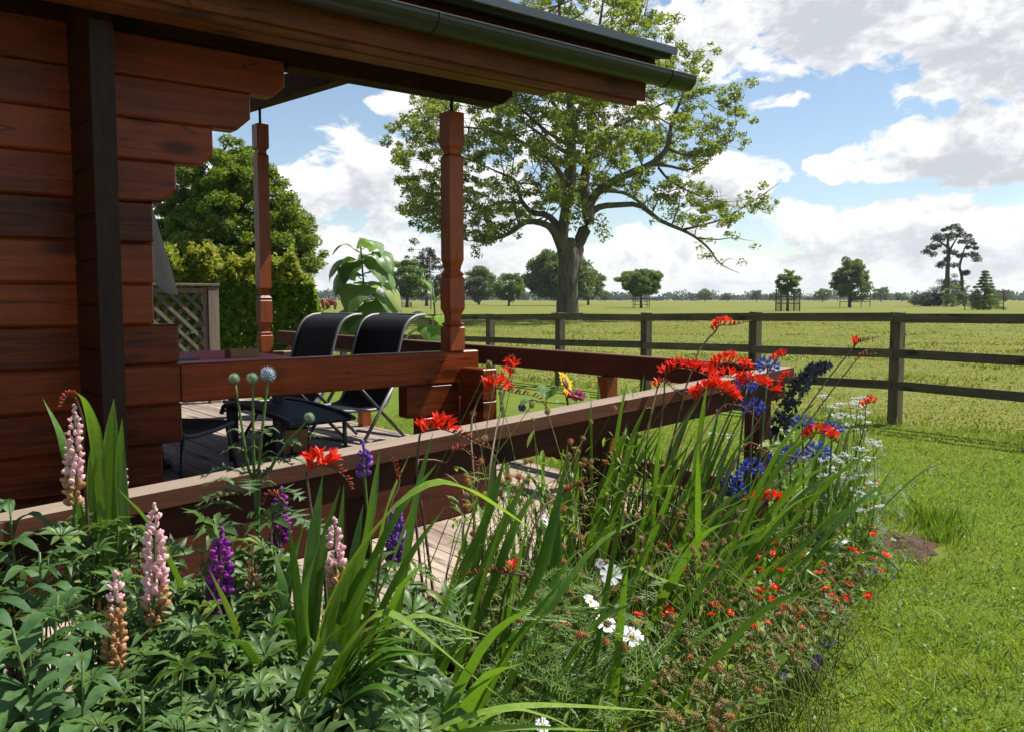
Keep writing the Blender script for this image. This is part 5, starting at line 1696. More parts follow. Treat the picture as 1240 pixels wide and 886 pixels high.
# ---- cosmos
def cosmos_flower(mb, c, nrm, r, n=8, cup=.15):
    c = Vector(c); nrm = Vector(nrm).normalized()
    a = nrm.cross(Vector((.1, .9, .3))).normalized(); b_ = nrm.cross(a)
    for k in range(n):
        an = 2 * math.pi * k / n + random.uniform(-.08, .08)
        d = a * math.cos(an) + b_ * math.sin(an); s = nrm.cross(d)
        q = random.uniform(.88, 1.06) * r; up = random.uniform(cup * .4, cup * 1.8)
        p = [c + d * q * .12, c + d * q * .5 - s * q * .22 + nrm * q * up, c + d * q * .5 + nrm * q * up * .6, c + d * q * .5 + s * q * .22 + nrm * q * up,
             c + d * q * .92 - s * q * .26 + nrm * q * up * .8, c + d * q * .98 + nrm * q * up * .6, c + d * q * .92 + s * q * .26 + nrm * q * up * .8]
        mb.add(p, [(0, 2, 1), (0, 3, 2), (1, 2, 5, 4), (2, 3, 6, 5)], 0, True)
    mb.ball(c + nrm * r * .04, r * .2, 8, 5, 1, axis=nrm, sq=(1, 1, .55))
def feather(mb, p, d, ln, mi=0):
    p = Vector(p); d = Vector(d).normalized(); s = d.cross(Vector((random.gauss(0, .3), random.gauss(0, .3), 1))).normalized()
    def thread(a, e, w=.0013):
        q = (e - a).cross(Vector((0, -.6, .8))).normalized() * w
        mb.add([a - q, a + q, e], [(0, 1, 2)], mi)
    tip = p + d * ln; thread(p, tip, .0016)
    for i in range(1, 7):
        u = i / 7.5; o_ = p + d * ln * u
        for sg in (-1, 1):
            l = ln * .42 * (1 - .5 * u)
            e = o_ + (d * .7 + s * sg * .75 + Vector((0, 0, random.uniform(-.2, .3)))).normalized() * l
            thread(o_, e)
            m_ = o_.lerp(e, .5)
            thread(m_, m_ + (d * .9 - s * sg * .2 + Vector((0, 0, random.uniform(-.3, .3)))).normalized() * l * .45, .0011)
cpl = [('white cosmos with three open flowers in a row below the middle of the border', (700, 2.20), [((740, 695), 2.16, .031, (.1, -.9, .5)), ((715, 728), 2.10, .025, (.5, -.3, .8)), ((733, 755), 2.06, .029, (.35, -.5, .8)), ((765, 770), 2.06, .031, (.2, -.55, .8)), ((727, 682), 2.18, .014, (-.3, -.7, .5))]),
       ('white cosmos with two flowers against the ramp boards', (625, 2.3), [((612, 606), 2.42, .032, (-.75, .1, .6)), ((665, 635), 2.44, .028, (.6, -.1, .8)), ((656, 626), 2.44, .014, (-.4, -.5, .8))]),
       ('feathery cosmos with one small withering white flower near the bottom edge', (680, 1.9), [((690, 797), 2.0, .016, (.2, -.8, .5)), ((657, 878), 1.72, .018, (.1, -.5, .8))])]
for label, (bx_, Zb), fls in cpl:
    bse = Vector(((bx_ - CX) / FPX * Zb, Zb, .05))
    t = empty('cosmos_plant', bse, label, 'cosmos', 'white cosmos plants')
    lf = MB()
    for (x, y), Z, r, nrm in fls:
        c = PX(x, y, Z); st = MB(); P_ = cr([bse, bse.lerp(c, .6) + Vector((random.gauss(0, .03), random.gauss(0, .03), .05)), c - Vector(nrm).normalized() * .004], 12)
        st.tube(P_, [.003 - .0001 * i for i in range(13)], 5); so_ = st.build('flower_stem', M['stem'], t)
        h = MB(); cosmos_flower(h, c, nrm, r); ho = h.build('flower', [L['white'], L['disc']], t); ho.parent = so_
        for k in range(3, 11):
            for q in range(2):
                an = random.uniform(0, 6.28); feather(lf, P_[k], (math.cos(an), math.sin(an), .4), random.uniform(.05, .10))
    for _ in range(95):
        x = bx_ + random.gauss(-40 if Zb < 2.1 else 0, 62); y = random.uniform(745, 940) if Zb < 2.1 else random.uniform(700, 830)
        Z = Zb + random.gauss(0, .15); p = PX(x, y, Z)
        if p.z < .1: continue
        an = random.uniform(0, 6.28); feather(lf, p, (math.cos(an), math.sin(an), random.uniform(0, .9)), random.uniform(.06, .12))
    lf.build('foliage', L['feather'], t)

# ---- geums: wiry stems, brown fluffy heads, scarlet flowers
def seed_mesh(nm, mat, r, n=46):
    mb = MB(); mb.ball((0, 0, 0), r * .62, 7, 5, 0)
    for i in range(n):
        z = 1 - 2 * (i + .5) / n; an = i * 2.39996; q = math.sqrt(1 - z * z)
        d = Vector((q * math.cos(an), q * math.sin(an), z)); a_ = d.cross(Vector((.2, .5, .8))).normalized() * r * .14; b__ = d.cross(a_)
        rr = r * random.uniform(.85, 1.25)
        mb.add([d * r * .5 + a_, d * r * .5 - a_ * .5 + b__, d * r * .5 - a_ * .5 - b__, d * rr], [(0, 1, 3), (1, 2, 3), (2, 0, 3)], 0)
    return mb.mesh(nm, L[mat])
SEED = [seed_mesh('seed_head', 'seed', .0125), seed_mesh('seed_head_small', 'seed', .0095), seed_mesh('seed_head_rusty', 'seedo', .0110)]
def geum_flower_mesh():
    mb = MB(); n = 6
    for k in range(n):
        for ring, r, up in ((0, .0145, .25), (1, .010, .6)):
            an = 2 * math.pi * (k + ring * .5) / n; d = Vector((math.cos(an), math.sin(an), 0)); s = Vector((-d.y, d.x, 0)); N_ = Vector((0, 0, 1))
            mb.add([d * .002, d * r * .6 - s * r * .42 + N_ * r * up * .5, d * r + N_ * r * up, d * r * .6 + s * r * .42 + N_ * r * up * .5], [(0, 3, 2, 1)], 0, True)
    mb.ball((0, 0, .002), .003, 6, 4, 1)
    return mb.mesh('geum_flower', [L['red'], L['disc']])
GFL = geum_flower_mesh()
GP_ = []
for label, x, y in (('geum with rusty seed heads before the ramp boards', 620, 760), ('geum thick with brown seed heads below the centre of the ramp', 690, 740), ('geum under the main crocosmia with scattered scarlet flowers', 800, 745),
                    ('geum mound right of the white cosmos covered in brown heads', 880, 745), ('geum at the lawn edge with the tallest scarlet flower beside the grass', 990, 735), ('geum near the bare soil patch with a single scarlet flower', 1040, 660),
                    ('geum with brown heads spilling on the lawn at the bottom edge', 860, 850), ('geum in the bottom right corner of the border, all seed heads', 940, 810), ('geum between crocosmia leaves and lawn with three scarlet flowers together', 930, 700), ('geum beside the white yarrow with small scarlet flowers', 1015, 610), ('geum seeding against the handrail under the scarlet heads', 655, 600)):
    g = GP(x, y, .32); bse = Vector((g.x, g.y, .06))
    if x == 655: bse = Vector(((640 - CX) / FPX * 2.3, 2.3, .05))
    t = empty('geum_plant', bse, label, 'geum', 'geums in the border')
    GP_.append(dict(o=t, b=bse, st=MB(), lf=MB(), px=(x, y), n=0))
def geum_at(p):
    return min(GP_, key=lambda g: (g['b'] - Vector((p.x, p.y, .06))).length)
def geum_head(x, y, z, mesh, s=1.0, kind='seed_head', g=None):
    p = GP(x, y, z) if g is None else PX(x, y, g)
    G = geum_at(p)
    bse = G['b'] + Vector((random.gauss(0, .13), random.gauss(0, .13), 0))
    mid = bse.lerp(p, .6) + Vector((random.gauss(0, .09), random.gauss(0, .09), random.uniform(-.02, .14)))
    G['st'].tube(cr([bse, mid, p], 6), [.0021, .0020, .0019, .0018, .0016, .0014, .0012], 3, cap=False)
    o = link_mesh(kind, mesh, G['o'], p - G['b'], (random.uniform(-.6, .6), random.uniform(-.6, .6), random.uniform(0, 6)), s)
    G['n'] += 1
    return p
polyg = [(560, 700), (640, 690), (690, 640), (700, 570), (760, 560), (840, 575), (900, 620), (930, 640), (985, 600), (1035, 610), (1060, 640), (1050, 690), (1020, 740), (975, 790), (930, 830), (880, 886), (800, 886), (780, 800), (690, 770), (600, 765)]
k = 0
while k < 520:
    x = random.uniform(560, 1065); y = random.uniform(560, 886)
    if not in_poly(x, y, polyg): continue
    right = x > 760
    if not right and random.random() < .25: continue
    z = random.uniform(.36, .60) if right else random.uniform(.52, .78)
    if y < 690 and x < 900: z = random.uniform(.62, .86)
    if x > 980: z = random.uniform(.24, .44)
    r = random.random()
    rusty = .40 if x < 760 else .10
    geum_head(x, y, z, SEED[2] if r < rusty else SEED[random.randint(0, 1)], random.uniform(.75, 1.2))
    k += 1
for _ in range(75):       # heads over the handrail
    x = random.uniform(560, 800); y = random.uniform(555, 600) - (x - 680) * .28 + random.gauss(0, 22)
    geum_head(x, y, 0, SEED[random.choice((0, 1, 1, 2))], random.uniform(.8, 1.15), g=2.35 + (x - 600) * .004 + random.gauss(0, .08))
for (x, y) in ((590, 410), (600, 425), (626, 418), (610, 445), (650, 460), (668, 468), (645, 478), (580, 500), (566, 470), (700, 500), (720, 480)):
    geum_head(x + random.uniform(-8, 8), y + 30, 0, SEED[random.choice((0, 1))], .9, g=2.45 + random.gauss(0, .06))
redf = [(938, 659), (937, 671), (948, 664), (918, 674), (999, 716), (1001, 712), (1065, 689), (1064, 593), (1011, 618), (969, 742), (971, 760), (921, 723), (867, 732), (1052, 721), (1025, 721), (838, 711), (784, 655), (804, 723), (809, 736), (800, 743), (1030, 590), (905, 520), (925, 512), (906, 505), (862, 500), (770, 500), (775, 505), (920, 690), (945, 690), (1008, 720), (960, 700), (825, 690), (746, 600), (905, 700), (1018, 640)]
while len(redf) < 120:
    x = random.uniform(760, 1075); y = random.uniform(575, 760)
    if in_poly(x, y, polyg) or (x > 960 and y < 700): redf.append((x, y))
for i, (x, y) in enumerate(redf):
    p = geum_head(x, y, random.uniform(.42, .62) if 560 < y and x < 960 else (random.uniform(.24, .42) if y > 560 else .8), GFL, random.uniform(1.0, 1.6), 'flower')
# rounded lobed leaves in mounds
def geum_leaf(mb, p, nrm, s, mi=0):
    p = Vector(p); nrm = Vector(nrm).normalized(); a = nrm.cross(Vector((random.gauss(0, 1), random.gauss(0, 1), random.gauss(0, 1)))).normalized(); b_ = nrm.cross(a)
    vs = [p]; m_ = 11
    for k in range(m_):
        an = 2 * math.pi * k / m_; r = s * (1 if k % 2 else .80) * random.uniform(.9, 1.1) * (.55 if k == 0 else 1)
        vs.append(p + (a * math.cos(an) + b_ * math.sin(an)) * r + nrm * r * random.uniform(.08, .30))
    mb.add(vs, [(0, 1 + k, 1 + (k + 1) % m_) for k in range(m_)], mi, True)
k = 0
polyl = [(560, 720), (760, 690), (780, 630), (930, 600), (1040, 590), (1075, 640), (1060, 690), (1030, 740), (985, 795), (930, 850), (890, 930), (560, 930)]
while k < 2600:
    x = random.uniform(560, 1075); y = random.uniform(585, 930)
    if not in_poly(x, y, polyl): continue
    z = random.uniform(.05, .48) if x > 760 else random.uniform(.08, .46)
    if x > 960: z = min(z, .3)
    p = GP(x, y, z); G = geum_at(p)
    geum_leaf(G['lf'], p, (random.gauss(0, .5), random.gauss(-.15, .5), 1), random.uniform(.010, .024)); k += 1
k = 0
for _ in range(420):      # fine side leaves where the stems cross the handrail
    x = random.uniform(545, 800); y = 640 - (x - 680) * .28 + random.gauss(-20, 38)
    p = PX(x, y, 2.35 + (x - 600) * .004 + random.gauss(0, .10)); G = geum_at(p); an = random.uniform(0, 6.28); s = random.uniform(.02, .055)
    d = Vector((math.cos(an), math.sin(an), random.uniform(-.2, .9)))
    ribbon(G['lf'], [p, p + d * s * .5 + Vector((0, 0, s * .1)), p + d * s], s * .22, 4, prof='lance', fold=.15)
while k < 1900:       # narrow side leaves on the wiry stems
    x = random.uniform(570, 1060); y = random.uniform(600, 900)
    if not in_poly(x, y, polyl): continue
    p = GP(x, y, random.uniform(.12, .56) if x < 970 else random.uniform(.05, .32)); G = geum_at(p); an = random.uniform(0, 6.28); s = random.uniform(.025, .06)
    d = Vector((math.cos(an), math.sin(an), random.uniform(0, .9)))
    ribbon(G['lf'], [p, p + d * s * .5 + Vector((0, 0, s * .1)), p + d * s], s * .2, 4, prof='lance', fold=.15); k += 1
for G in GP_:
    if G['st'].v: G['st'].build('stems', M['stem_y'], G['o'])
    if G['lf'].v: G['lf'].build('foliage', L['geum'], G['o'])

# ---- agapanthus
def agap_head(c, r, dens=26):
    h = MB(); c = Vector(c)
    for i in range(dens):
        z = 1 - 1.6 * (i + .5) / dens; an = i * 2.39996; q = math.sqrt(max(0, 1 - z * z))
        d = Vector((q * math.cos(an), q * math.sin(an), z * .8 + .1))
        h.tube([c, c + d * r * .55], .0008, 3, mi=1, cap=False)
        floret(h, c + d * r * .5, d, r / .055 * .62, 0, .8)
    return h
for label, (bx_, Zb), heads in (('agapanthus with two blue heads just below the handrail end', (890, 3.45), [(904, 468, 3.5), (912, 494, 3.48), (930, 444, 3.55)]), ('agapanthus with four blue heads crowded round a scarlet crocosmia head', (975, 3.75), [(972, 514, 3.8), (990, 548, 3.7), (957, 552, 3.72), (942, 558, 3.72), (1008, 520, 3.8)]), ('agapanthus with two deep blue heads low among the sword leaves', (890, 3.35), [(884, 576, 3.4), (910, 568, 3.42), (888, 592, 3.38)])):
    bse = Vector(((bx_ - CX) / FPX * Zb, Zb, .05)); t = empty('agapanthus', bse, label, 'agapanthus', 'blue agapanthus plants')
    for x, y, Z in heads:
        c = PX(x, y, Z); st = MB(); st.tube(cr([bse, bse.lerp(c, .5) + Vector((random.gauss(0, .02), 0, 0)), c], 8), .0045, 6); so_ = st.build('flower_stem', M['stem'], t)
        ho = agap_head(c, random.uniform(.046, .058)).build('flower_head', [L['blue'], M['stem']], t); ho.parent = so_
    lf = MB()
    auto_swords(lf, bse, 22, .5, (.1, -.05), .08, (.018, .03), bend=.8); lf.build('foliage', L['sword'], t)

# ---- dark delphinium, bent over
bse = Vector(((930 - CX) / FPX * 3.9, 3.9, .05)); t = empty('delphinium', bse, 'dark navy delphinium spire leaning right at the end of the handrail', 'delphinium')
C = cr([bse, PX(926, 600, 3.9), PX(938, 535, 3.92), PX(955, 488, 3.95), PX(975, 455, 3.98), PX(998, 442, 4.0)], 40)
st = MB(); st.tube(C, [.008 - .00014 * i for i in range(41)], 6); so_ = st.build('flower_stem', M['stem_d'], t)
h = MB()
for i in range(16, 41):
    u = (i - 16) / 24; w = (.040 if u < .5 else .042 - .024 * (u - .5))
    if .42 < u < .5: continue
    for k in range(6):
        if random.random() < .25: continue
        an = 2 * math.pi * k / 6 + i + random.gauss(0, .3); d = Vector((math.cos(an), math.sin(an), random.uniform(-.4, .5)))
        p = C[i] + d * w * random.uniform(.5, 1.45)
        for q in range(4):
            a2 = 2 * math.pi * q / 4; e = d.cross(Vector((0, 0, 1))).normalized(); f_ = d.cross(e); v = e * math.cos(a2) + f_ * math.sin(a2); s_ = d.cross(v)
            h.add([p, p + v * .012 - s_ * .010, p + v * .024 + d * .006, p + v * .012 + s_ * .010], [(0, 1, 2, 3)], 0, True)
        h.ball(p, .005, 5, 3, 0)
ho = h.build('flower_spike', L['navy'], t); ho.parent = so_
lf = MB()
for _ in range(26):
    p = C[random.randint(4, 16)] + Vector((random.gauss(0, .08), random.gauss(0, .08), 0)); palmate(lf, p, (random.gauss(0, .4), random.gauss(-.2, .4), 1), random.uniform(.05, .09), 6, .4)
lf.build('foliage', L['geum'], t)

# ---- white yarrow
yg = []
for label, x, Z in (('white yarrow with many flat heads at the far end of the border', 1030, 4.9), ('white yarrow lower down beside the lawn edge', 1035, 4.3), ('white yarrow behind the blue agapanthus', 965, 4.6)):
    bse = Vector(((x - CX) / FPX * Z, Z, .05)); t = empty('yarrow', bse, label, 'yarrow', 'white yarrow plants'); yg.append((t, bse, MB(), MB()))
spots = [(x, y) for x, y in [(1005, 482), (1018, 484), (1028, 488), (1040, 494), (1050, 498), (1008, 492), (1022, 498), (1034, 504), (1044, 508), (1016, 508), (1006, 504), (1030, 512), (1050, 512), (1012, 518), (1024, 522), (1040, 520), (996, 478), (1036, 486)]] \
      + [(1000, 550), (1008, 555), (1016, 560), (1006, 566), (998, 560), (1012, 570), (1020, 548), (1040, 545), (1050, 550), (1044, 556), (1056, 530), (1060, 536), (1046, 575), (1052, 582), (1036, 590), (1044, 600), (1056, 612), (1040, 618), (1000, 575), (1010, 578), (1040, 480), (1025, 580)] \
      + [(948, 528), (952, 532), (918, 526), (960, 520), (868, 525), (882, 528), (940, 522), (925, 530)]
for i, (x, y) in enumerate(spots):
    t, bse, st, lf = yg[0 if i < 18 else (1 if i < 40 else 2)]
    Z = (4.9, 4.3, 4.6)[0 if i < 18 else (1 if i < 40 else 2)] + random.gauss(0, .14)
    if i < 40: Z -= .25
    c = PX(x + random.gauss(0, 2), y + random.gauss(0, 2), Z); st.tube(cr([bse + Vector((random.gauss(0, .1), random.gauss(0, .1), 0)), bse.lerp(c, .6) + Vector((random.gauss(0, .04), 0, 0)), c - Vector((0, 0, .012))], 6), .0018, 3, cap=False)
    h = MB(); r = random.uniform(.028, .046); SUBC = [(math.cos(q_ * .9 + i) * (q_ > 0) * random.uniform(.6, 1.1), math.sin(q_ * .9 + i) * (q_ > 0) * random.uniform(.6, 1.1), random.gauss(0, .12)) for q_ in range(7)]
    for k in range(40):
        sc_ = SUBC[k % 7]; p = c + Vector((sc_[0] * r * .75 + random.gauss(0, r * .15), sc_[1] * r * .75 + random.gauss(0, r * .15), random.gauss(0, .002) + sc_[2] * r))
        h.ball(p, .0046, 5, 3, 0, sq=(1, 1, .6))
    h.build('flower_head', L['white'], t)
for t, bse, st, lf in yg:
    st.build('stems', M['stem'], t)
    for _ in range(170):
        p = bse + Vector((random.gauss(0, .16), random.gauss(0, .16), random.uniform(.05, .62))); an = random.uniform(0, 6.28)
        feather(lf, p, (math.cos(an), math.sin(an), .8), random.uniform(.07, .13))
    lf.build('foliage', L['feather'], t)

# ---- violas and small blue flowers along the lawn edge
def viola(label, pts, mats, s=.014, cat='viola'):
    g0 = GP(pts[0][0], pts[0][1], .12); bse = Vector((g0.x, g0.y, .02)); t = empty('viola_plant', bse, label, cat, 'low violas along the lawn edge')
    st = MB(); lf = MB()
    for x, y in pts:
        c = GP(x, y, .14 + random.uniform(-.02, .04)); st.tube(cr([bse, bse.lerp(c, .6) + Vector((0, 0, .03)), c], 5), .0014, 3, cap=False)
        h = MB(); nrm = Vector((random.gauss(.1, .3), -1, .6)).normalized(); a = nrm.cross(Vector((0, 0, 1))).normalized(); b_ = a.cross(nrm)
        for k in range(5):
            an = math.pi / 2 + 2 * math.pi * k / 5; d = a * math.cos(an) + b_ * math.sin(an); q = nrm.cross(d); w = s * random.uniform(.85, 1.2)
            h.add([c, c + d * w * .6 - q * w * .5 + nrm * .002, c + d * w, c + d * w * .6 + q * w * .5 + nrm * .002], [(0, 1, 2, 3)], 0, True)
        h.build('flower', L[mats], t)
    for _ in range(26):
        geum_leaf(lf, bse + Vector((random.gauss(0, .07), random.gauss(0, .07), random.uniform(.02, .12))), (random.gauss(0, .4), random.gauss(0, .4), 1), random.uniform(.012, .022))
    st.build('stems', M['stem'], t); lf.build('foliage', L['geum'], t)
viola('viola with dark purple flowers at the lower lawn edge', [(989, 796), (988, 804), (971, 806), (952, 818)], 'violet', .018)
viola('viola with tiny blue flowers at the lawn edge below the geums', [(1000, 770), (1006, 780), (998, 778), (1010, 775)], 'blue', .008)
viola('viola with mauve flowers beside the bare soil patch', [(1070, 652), (1045, 646), (1037, 628), (1062, 630), (1050, 640), (1072, 642)], 'violet', .016)
viola('viola with pale blue flowers below the bare soil patch', [(1076, 672), (1080, 690), (1060, 692), (1082, 698), (1074, 680)], 'blue', .011)
viola('pink campion with a few magenta flowers at the bottom edge', [(757, 870), (752, 878), (762, 874)], 'pinkh', .014, 'campion')

# ---- sunflowers: two young ones behind the chairs, one in bloom beyond the ramp
def heart_leaf(mb, p, d, s, droop=.4):
    """broad heart-shaped leaf, ribbed along its side veins, drooping at the tip"""
    p = Vector(p); d = Vector(d).normalized(); sd = d.cross(Vector((0, 0, 1)))
    if sd.length < .1: sd = Vector((1, 0, 0))
    sd.normalize(); n_ = sd.cross(d)
    nr = 14
    C = cr([p, p + d * s * .38 + n_ * s * .07, p + d * s * .70 - Vector((0, 0, droop * s * .22)), p + d * s * .93 - Vector((0, 0, droop * s * .72))], nr)
    cols = [k / 5 - 1 for k in range(11)]
    vs = []; fs = []
    ph = random.uniform(0, 6); tw = random.gauss(0, .12)
    for i, c in enumerate(C):
        u = i / nr
        W_ = (1.02 * math.sin(math.pi * min(1, (u + .10) / 1.10) ** .72) ** .8) if u < .999 else .02
        for a in cols:
            rib = .030 * s * math.sin(17 * (u - .42 * abs(a))) * (1 - abs(a) ** 4) * min(1, abs(a) * 3)
            edge = .045 * s * math.sin(9 * u + ph + (2 if a > 0 else 0)) * abs(a) ** 3
            vs.append(c + sd * a * W_ * s * .5 * (1 + .04 * math.sin(i * 2.4)) + n_ * (abs(a) * s * .09 - a * a * droop * s * .16 + rib + edge + a * tw * s) - d * (s * .16 * abs(a) ** 2 * max(0, 1 - u * 4)))
    k = len(cols)
    for i in range(nr):
        for j in range(k - 1): fs.append((i * k + j, i * k + j + 1, (i + 1) * k + j + 1, (i + 1) * k + j))
    mb.add(vs, fs, None, True)
def sunflower(label, x, ytop, Z, leaves, s0):
    top = PX(x, ytop, Z); bse = Vector((top.x + .05, top.y, .02)); t = empty('sunflower_plant', bse, label, 'sunflower', 'sunflowers round the deck')
    st = MB(); st.tube(cr([bse, bse.lerp(top, .5) + Vector((.03, 0, 0)), top], 10), [.016 - .0009 * i for i in range(11)], 7); st.build('stem', M['stem'], t)
    lf = MB()
    for (lx, ly, dx_, dy_, dz_, s, dr) in leaves:
        s = s * .86
        p = PX(lx, ly, Z); a = Vector((top.x + (bse.x - top.x) * max(0, (top.z - p.z)) / top.z, top.y, p.z - s * .1))
        lf.tube([a, p], .004, 4)
        heart_leaf(lf, p, (dx_, dy_, dz_), s, dr)
    lf.build('foliage', L['sunfl'], t)
    return t
sunflower('tall young sunflower with big drooping leaves behind the recliners', 436, 288, 7.5,
          [(434, 300, .2, .1, 1, .10, .1), (430, 303, -.9, -.3, .35, .26, .7), (442, 300, .7, -.5, .5, .26, .9), (448, 308, .85, -.4, -.1, .30, .8), (432, 322, -.2, -1, .1, .30, 1.0), (446, 330, .8, -.2, .1, .32, .9), (434, 335, -.6, -.7, .15, .32, 1.0),
           (452, 345, .9, -.3, -.1, .34, 1.0), (438, 352, -.2, -1, .2, .38, 1.1), (446, 368, .5, -.8, .0, .34, 1.0), (434, 380, -.4, -.8, .1, .30, 1.0), (452, 385, .9, -.1, .0, .30, .9), (426, 318, -.7, -.7, .1, .28, 1.0), (450, 320, .5, -.9, .0, .28, 1.0), (456, 362, .7, -.7, .0, .30, 1.0), (440, 384, .0, -1, 0, .36, 1.1), (438, 396, .1, -1, 0, .34, 1), (444, 316, .3, .8, .3, .24, .6), (440, 345, .2, .9, .1, .26, .6)], .3)
sunflower('small young sunflower with two upright leaves left of the turned post', 524, 348, 7.6, [(522, 356, -.5, -.1, .9, .22, .1), (528, 366, .6, -.2, .7, .16, .2), (520, 384, -.8, -.4, .2, .3, .9), (530, 390, .9, -.3, .2, .3, .9), (524, 398, .1, -1, .1, .3, 1.0), (516, 402, -.9, 0, .1, .26, .8)], .3)
t = sunflower('sunflower in bloom with yellow petals beyond the ramp handrail', 684, 462, 5.8, [(664, 468, -.1, -1, -.25, .17, .4), (648, 486, -.8, -.5, .2, .15, .5), (690, 480, .8, -.3, .1, .16, .6), (676, 500, -.3, -1, .1, .17, .7), (700, 500, .8, -.4, .1, .15, .6)], .2)
h = MB(); c = PX(684, 464, 5.76); nrm = Vector((.75, -.35, .35)).normalized(); a = nrm.cross(Vector((0, 0, 1))).normalized(); b_ = nrm.cross(a)
h.ball(c, .042, 10, 6, 1, axis=nrm, sq=(1, 1, .4))
for k in range(22):
    an = 2 * math.pi * k / 22; d = a * math.cos(an) + b_ * math.sin(an); q = nrm.cross(d); l = .062 * random.uniform(.85, 1.15)
    h.add([c + d * .036, c + d * (.036 + l * .5) - q * .012 + nrm * .012, c + d * (.036 + l) + nrm * random.uniform(-.01, .02), c + d * (.036 + l * .5) + q * .012 + nrm * .012], [(0, 1, 2, 3)], 0, True)
h.build('flower_head', [L['yellow'], L['stemd'] if 'stemd' in L else M['stem_d']], t)
bse = GP(692, 500, .3); bse.z = .02; t = empty('petunia_plant', bse, 'magenta petunias beneath the blooming sunflower', 'petunia')
st = MB(); lf = MB()
for (x, y) in ((690, 477), (697, 480), (704, 480), (686, 474), (700, 476), (632, 493)):
    c = PX(x, y, 5.75) if x > 640 else PX(x, y, 5.8); st.tube([bse, bse.lerp(c, .6) + Vector((0, 0, .03)), c], .002, 4)
    h = MB(); 
    for k in range(5):
        an = 2 * math.pi * k / 5; d = Vector((math.cos(an), -.2, math.sin(an))); q = Vector((-d.z, 0, d.x)); h.add([c + Vector((0, .02, -.01)), c + d * .02 - q * .018, c + d * .03, c + d * .02 + q * .018], [(0, 1, 2, 3)], 0, True)
    h.build('flower', L['pinkh'] if x > 640 else L['violet'], t)
for _ in range(60): geum_leaf(lf, bse + Vector((random.gauss(0, .13), random.gauss(0, .1), random.uniform(.05, .5))), (random.gauss(0, .5), random.gauss(-.2, .5), 1), random.uniform(.015, .03))
st.build('stems', M['stem'], t); lf.build('foliage', L['geum'], t)

# ---- low green cover over the soil of the bed
pts = []
while len(pts) < 9000:
    x = random.uniform(-2.2, 2.3); y = random.uniform(.9, 5.6)
    # between the lawn edge and the ramp
    near = np.interp(y, [0, 1.35, 2.2, 2.98, 3.75, 4.62, 5.1, 5.6], [-1.5, -.35, .25, .80, 1.35, 2.0, 2.3, 2.2])
    far = np.interp(y, [.9, 1.1, 2.05, 2.55, 3.0, 3.5, 4.05, 4.7, 5.6], [-2.5, -2.3, -1.2, -.55, .05, .7, 1.22, 1.5, 1.75])
    if not (far < x < near - .03): continue
    pts.append((x, y, random.uniform(.03, .22) + .12 * (random.random() < .3)))
P_ = np.array(pts); V, F = leaf_quads(P_, rng.uniform(.03, .075, len(P_)), .7, .6)
o = link_mesh('ground_cover', np_mesh('ground_cover', V, F, L['geum'])); tag(o, 'low mixed leaves covering the soil of the border', 'ground cover', kind='stuff')
# ============================================================ grass
def blades(P, h, lean, w, name, label, mat, cat='grass'):
    n = len(P)
    an = rng.random(n) * 2 * np.pi
    d = np.stack([np.cos(an), np.sin(an), np.zeros(n)], 1)
    ln = np.stack([rng.normal(size=n), rng.normal(size=n), np.zeros(n)], 1) * (lean * h)[:, None]
    up = np.zeros((n, 3)); up[:, 2] = h
    a = P - d * w[:, None]; b_ = P + d * w[:, None]
    m_ = P + up * .6 + ln * .35; t = P + up + ln
    V = np.stack([a, b_, m_ + d * w[:, None] * .8, t, m_ - d * w[:, None] * .8], 1).reshape(-1, 3)
    i0 = np.arange(n) * 5
    F = np.stack([i0, i0 + 1, i0 + 2, i0 + 3, i0 + 4], 1)
    o = link_mesh(name, np_mesh(name, V, F, mat))
    tag(o, label, cat, kind='stuff')
    return o
L['grass'] = leafmat('lawn_grass', (.055, .115, .010), (.270, .345, .052), .42, .45, .35, patch=.9)
L['grass_t'] = leafmat('long_grass', (.055, .125, .012), (.18, .27, .04), .42, .45, .35, patch=1.2)
L['grass_f'] = leafmat('pasture_grass', (.075, .108, .014), (.225, .238, .046), .42, .5, .3, patch=.22)
L['clover'] = leafmat('clover_leaves', (.040, .115, .012), (.16, .29, .040), .3, .5, .35, patch=2)
pts = []
def bed_edge(y): return np.interp(y, [1.0, 2.2, 2.98, 3.75, 4.62, 5.1, 5.7, 6.0], [-.6, .28, .83, 1.38, 2.02, 2.33, 2.2, 1.8])
N = 350000
Y = 2.0 + 9.0 * rng.random(N) ** 1.5
X = -2.5 + rng.random(N) * (0.66 * Y + 4.6)
A_ = X * DA.x + Y * DA.y
keep = (X > bed_edge(Y) - .05) | (Y > 5.75)
keep &= ~((A_ < 3.42) & (Y > 5.0))
keep &= (X > .18 * (Y - 2)) | (Y > 5.5)
keep &= A_ < FP0.x * DA.x + FP0.y * DA.y + .05
d2 = ((X - pc.x) / .24) ** 2 + ((Y - pc.y) / .36) ** 2
keep &= d2 > .9
X, Y = X[keep], Y[keep]
n = len(X)
patch = fbm(X * 4, Y * 4, 3)
h = (.012 + .036 * rng.random(n) ** 1.5) * (.35 + 1.4 * patch ** 1.5)
edge = np.exp(-np.abs(X - bed_edge(Y)) / .10) * (Y < 5.8)
h = h * (1 + 1.6 * edge * rng.random(n))
P = np.stack([X, Y, np.full(n, .003)], 1)
blades(P, h, rng.uniform(.3, 1.1, n), .0009 + .0005 * Y / 4 + rng.random(n) ** 3 * .0015, 'lawn_grass', 'short mown grass of the sunny lawn', L['grass'])
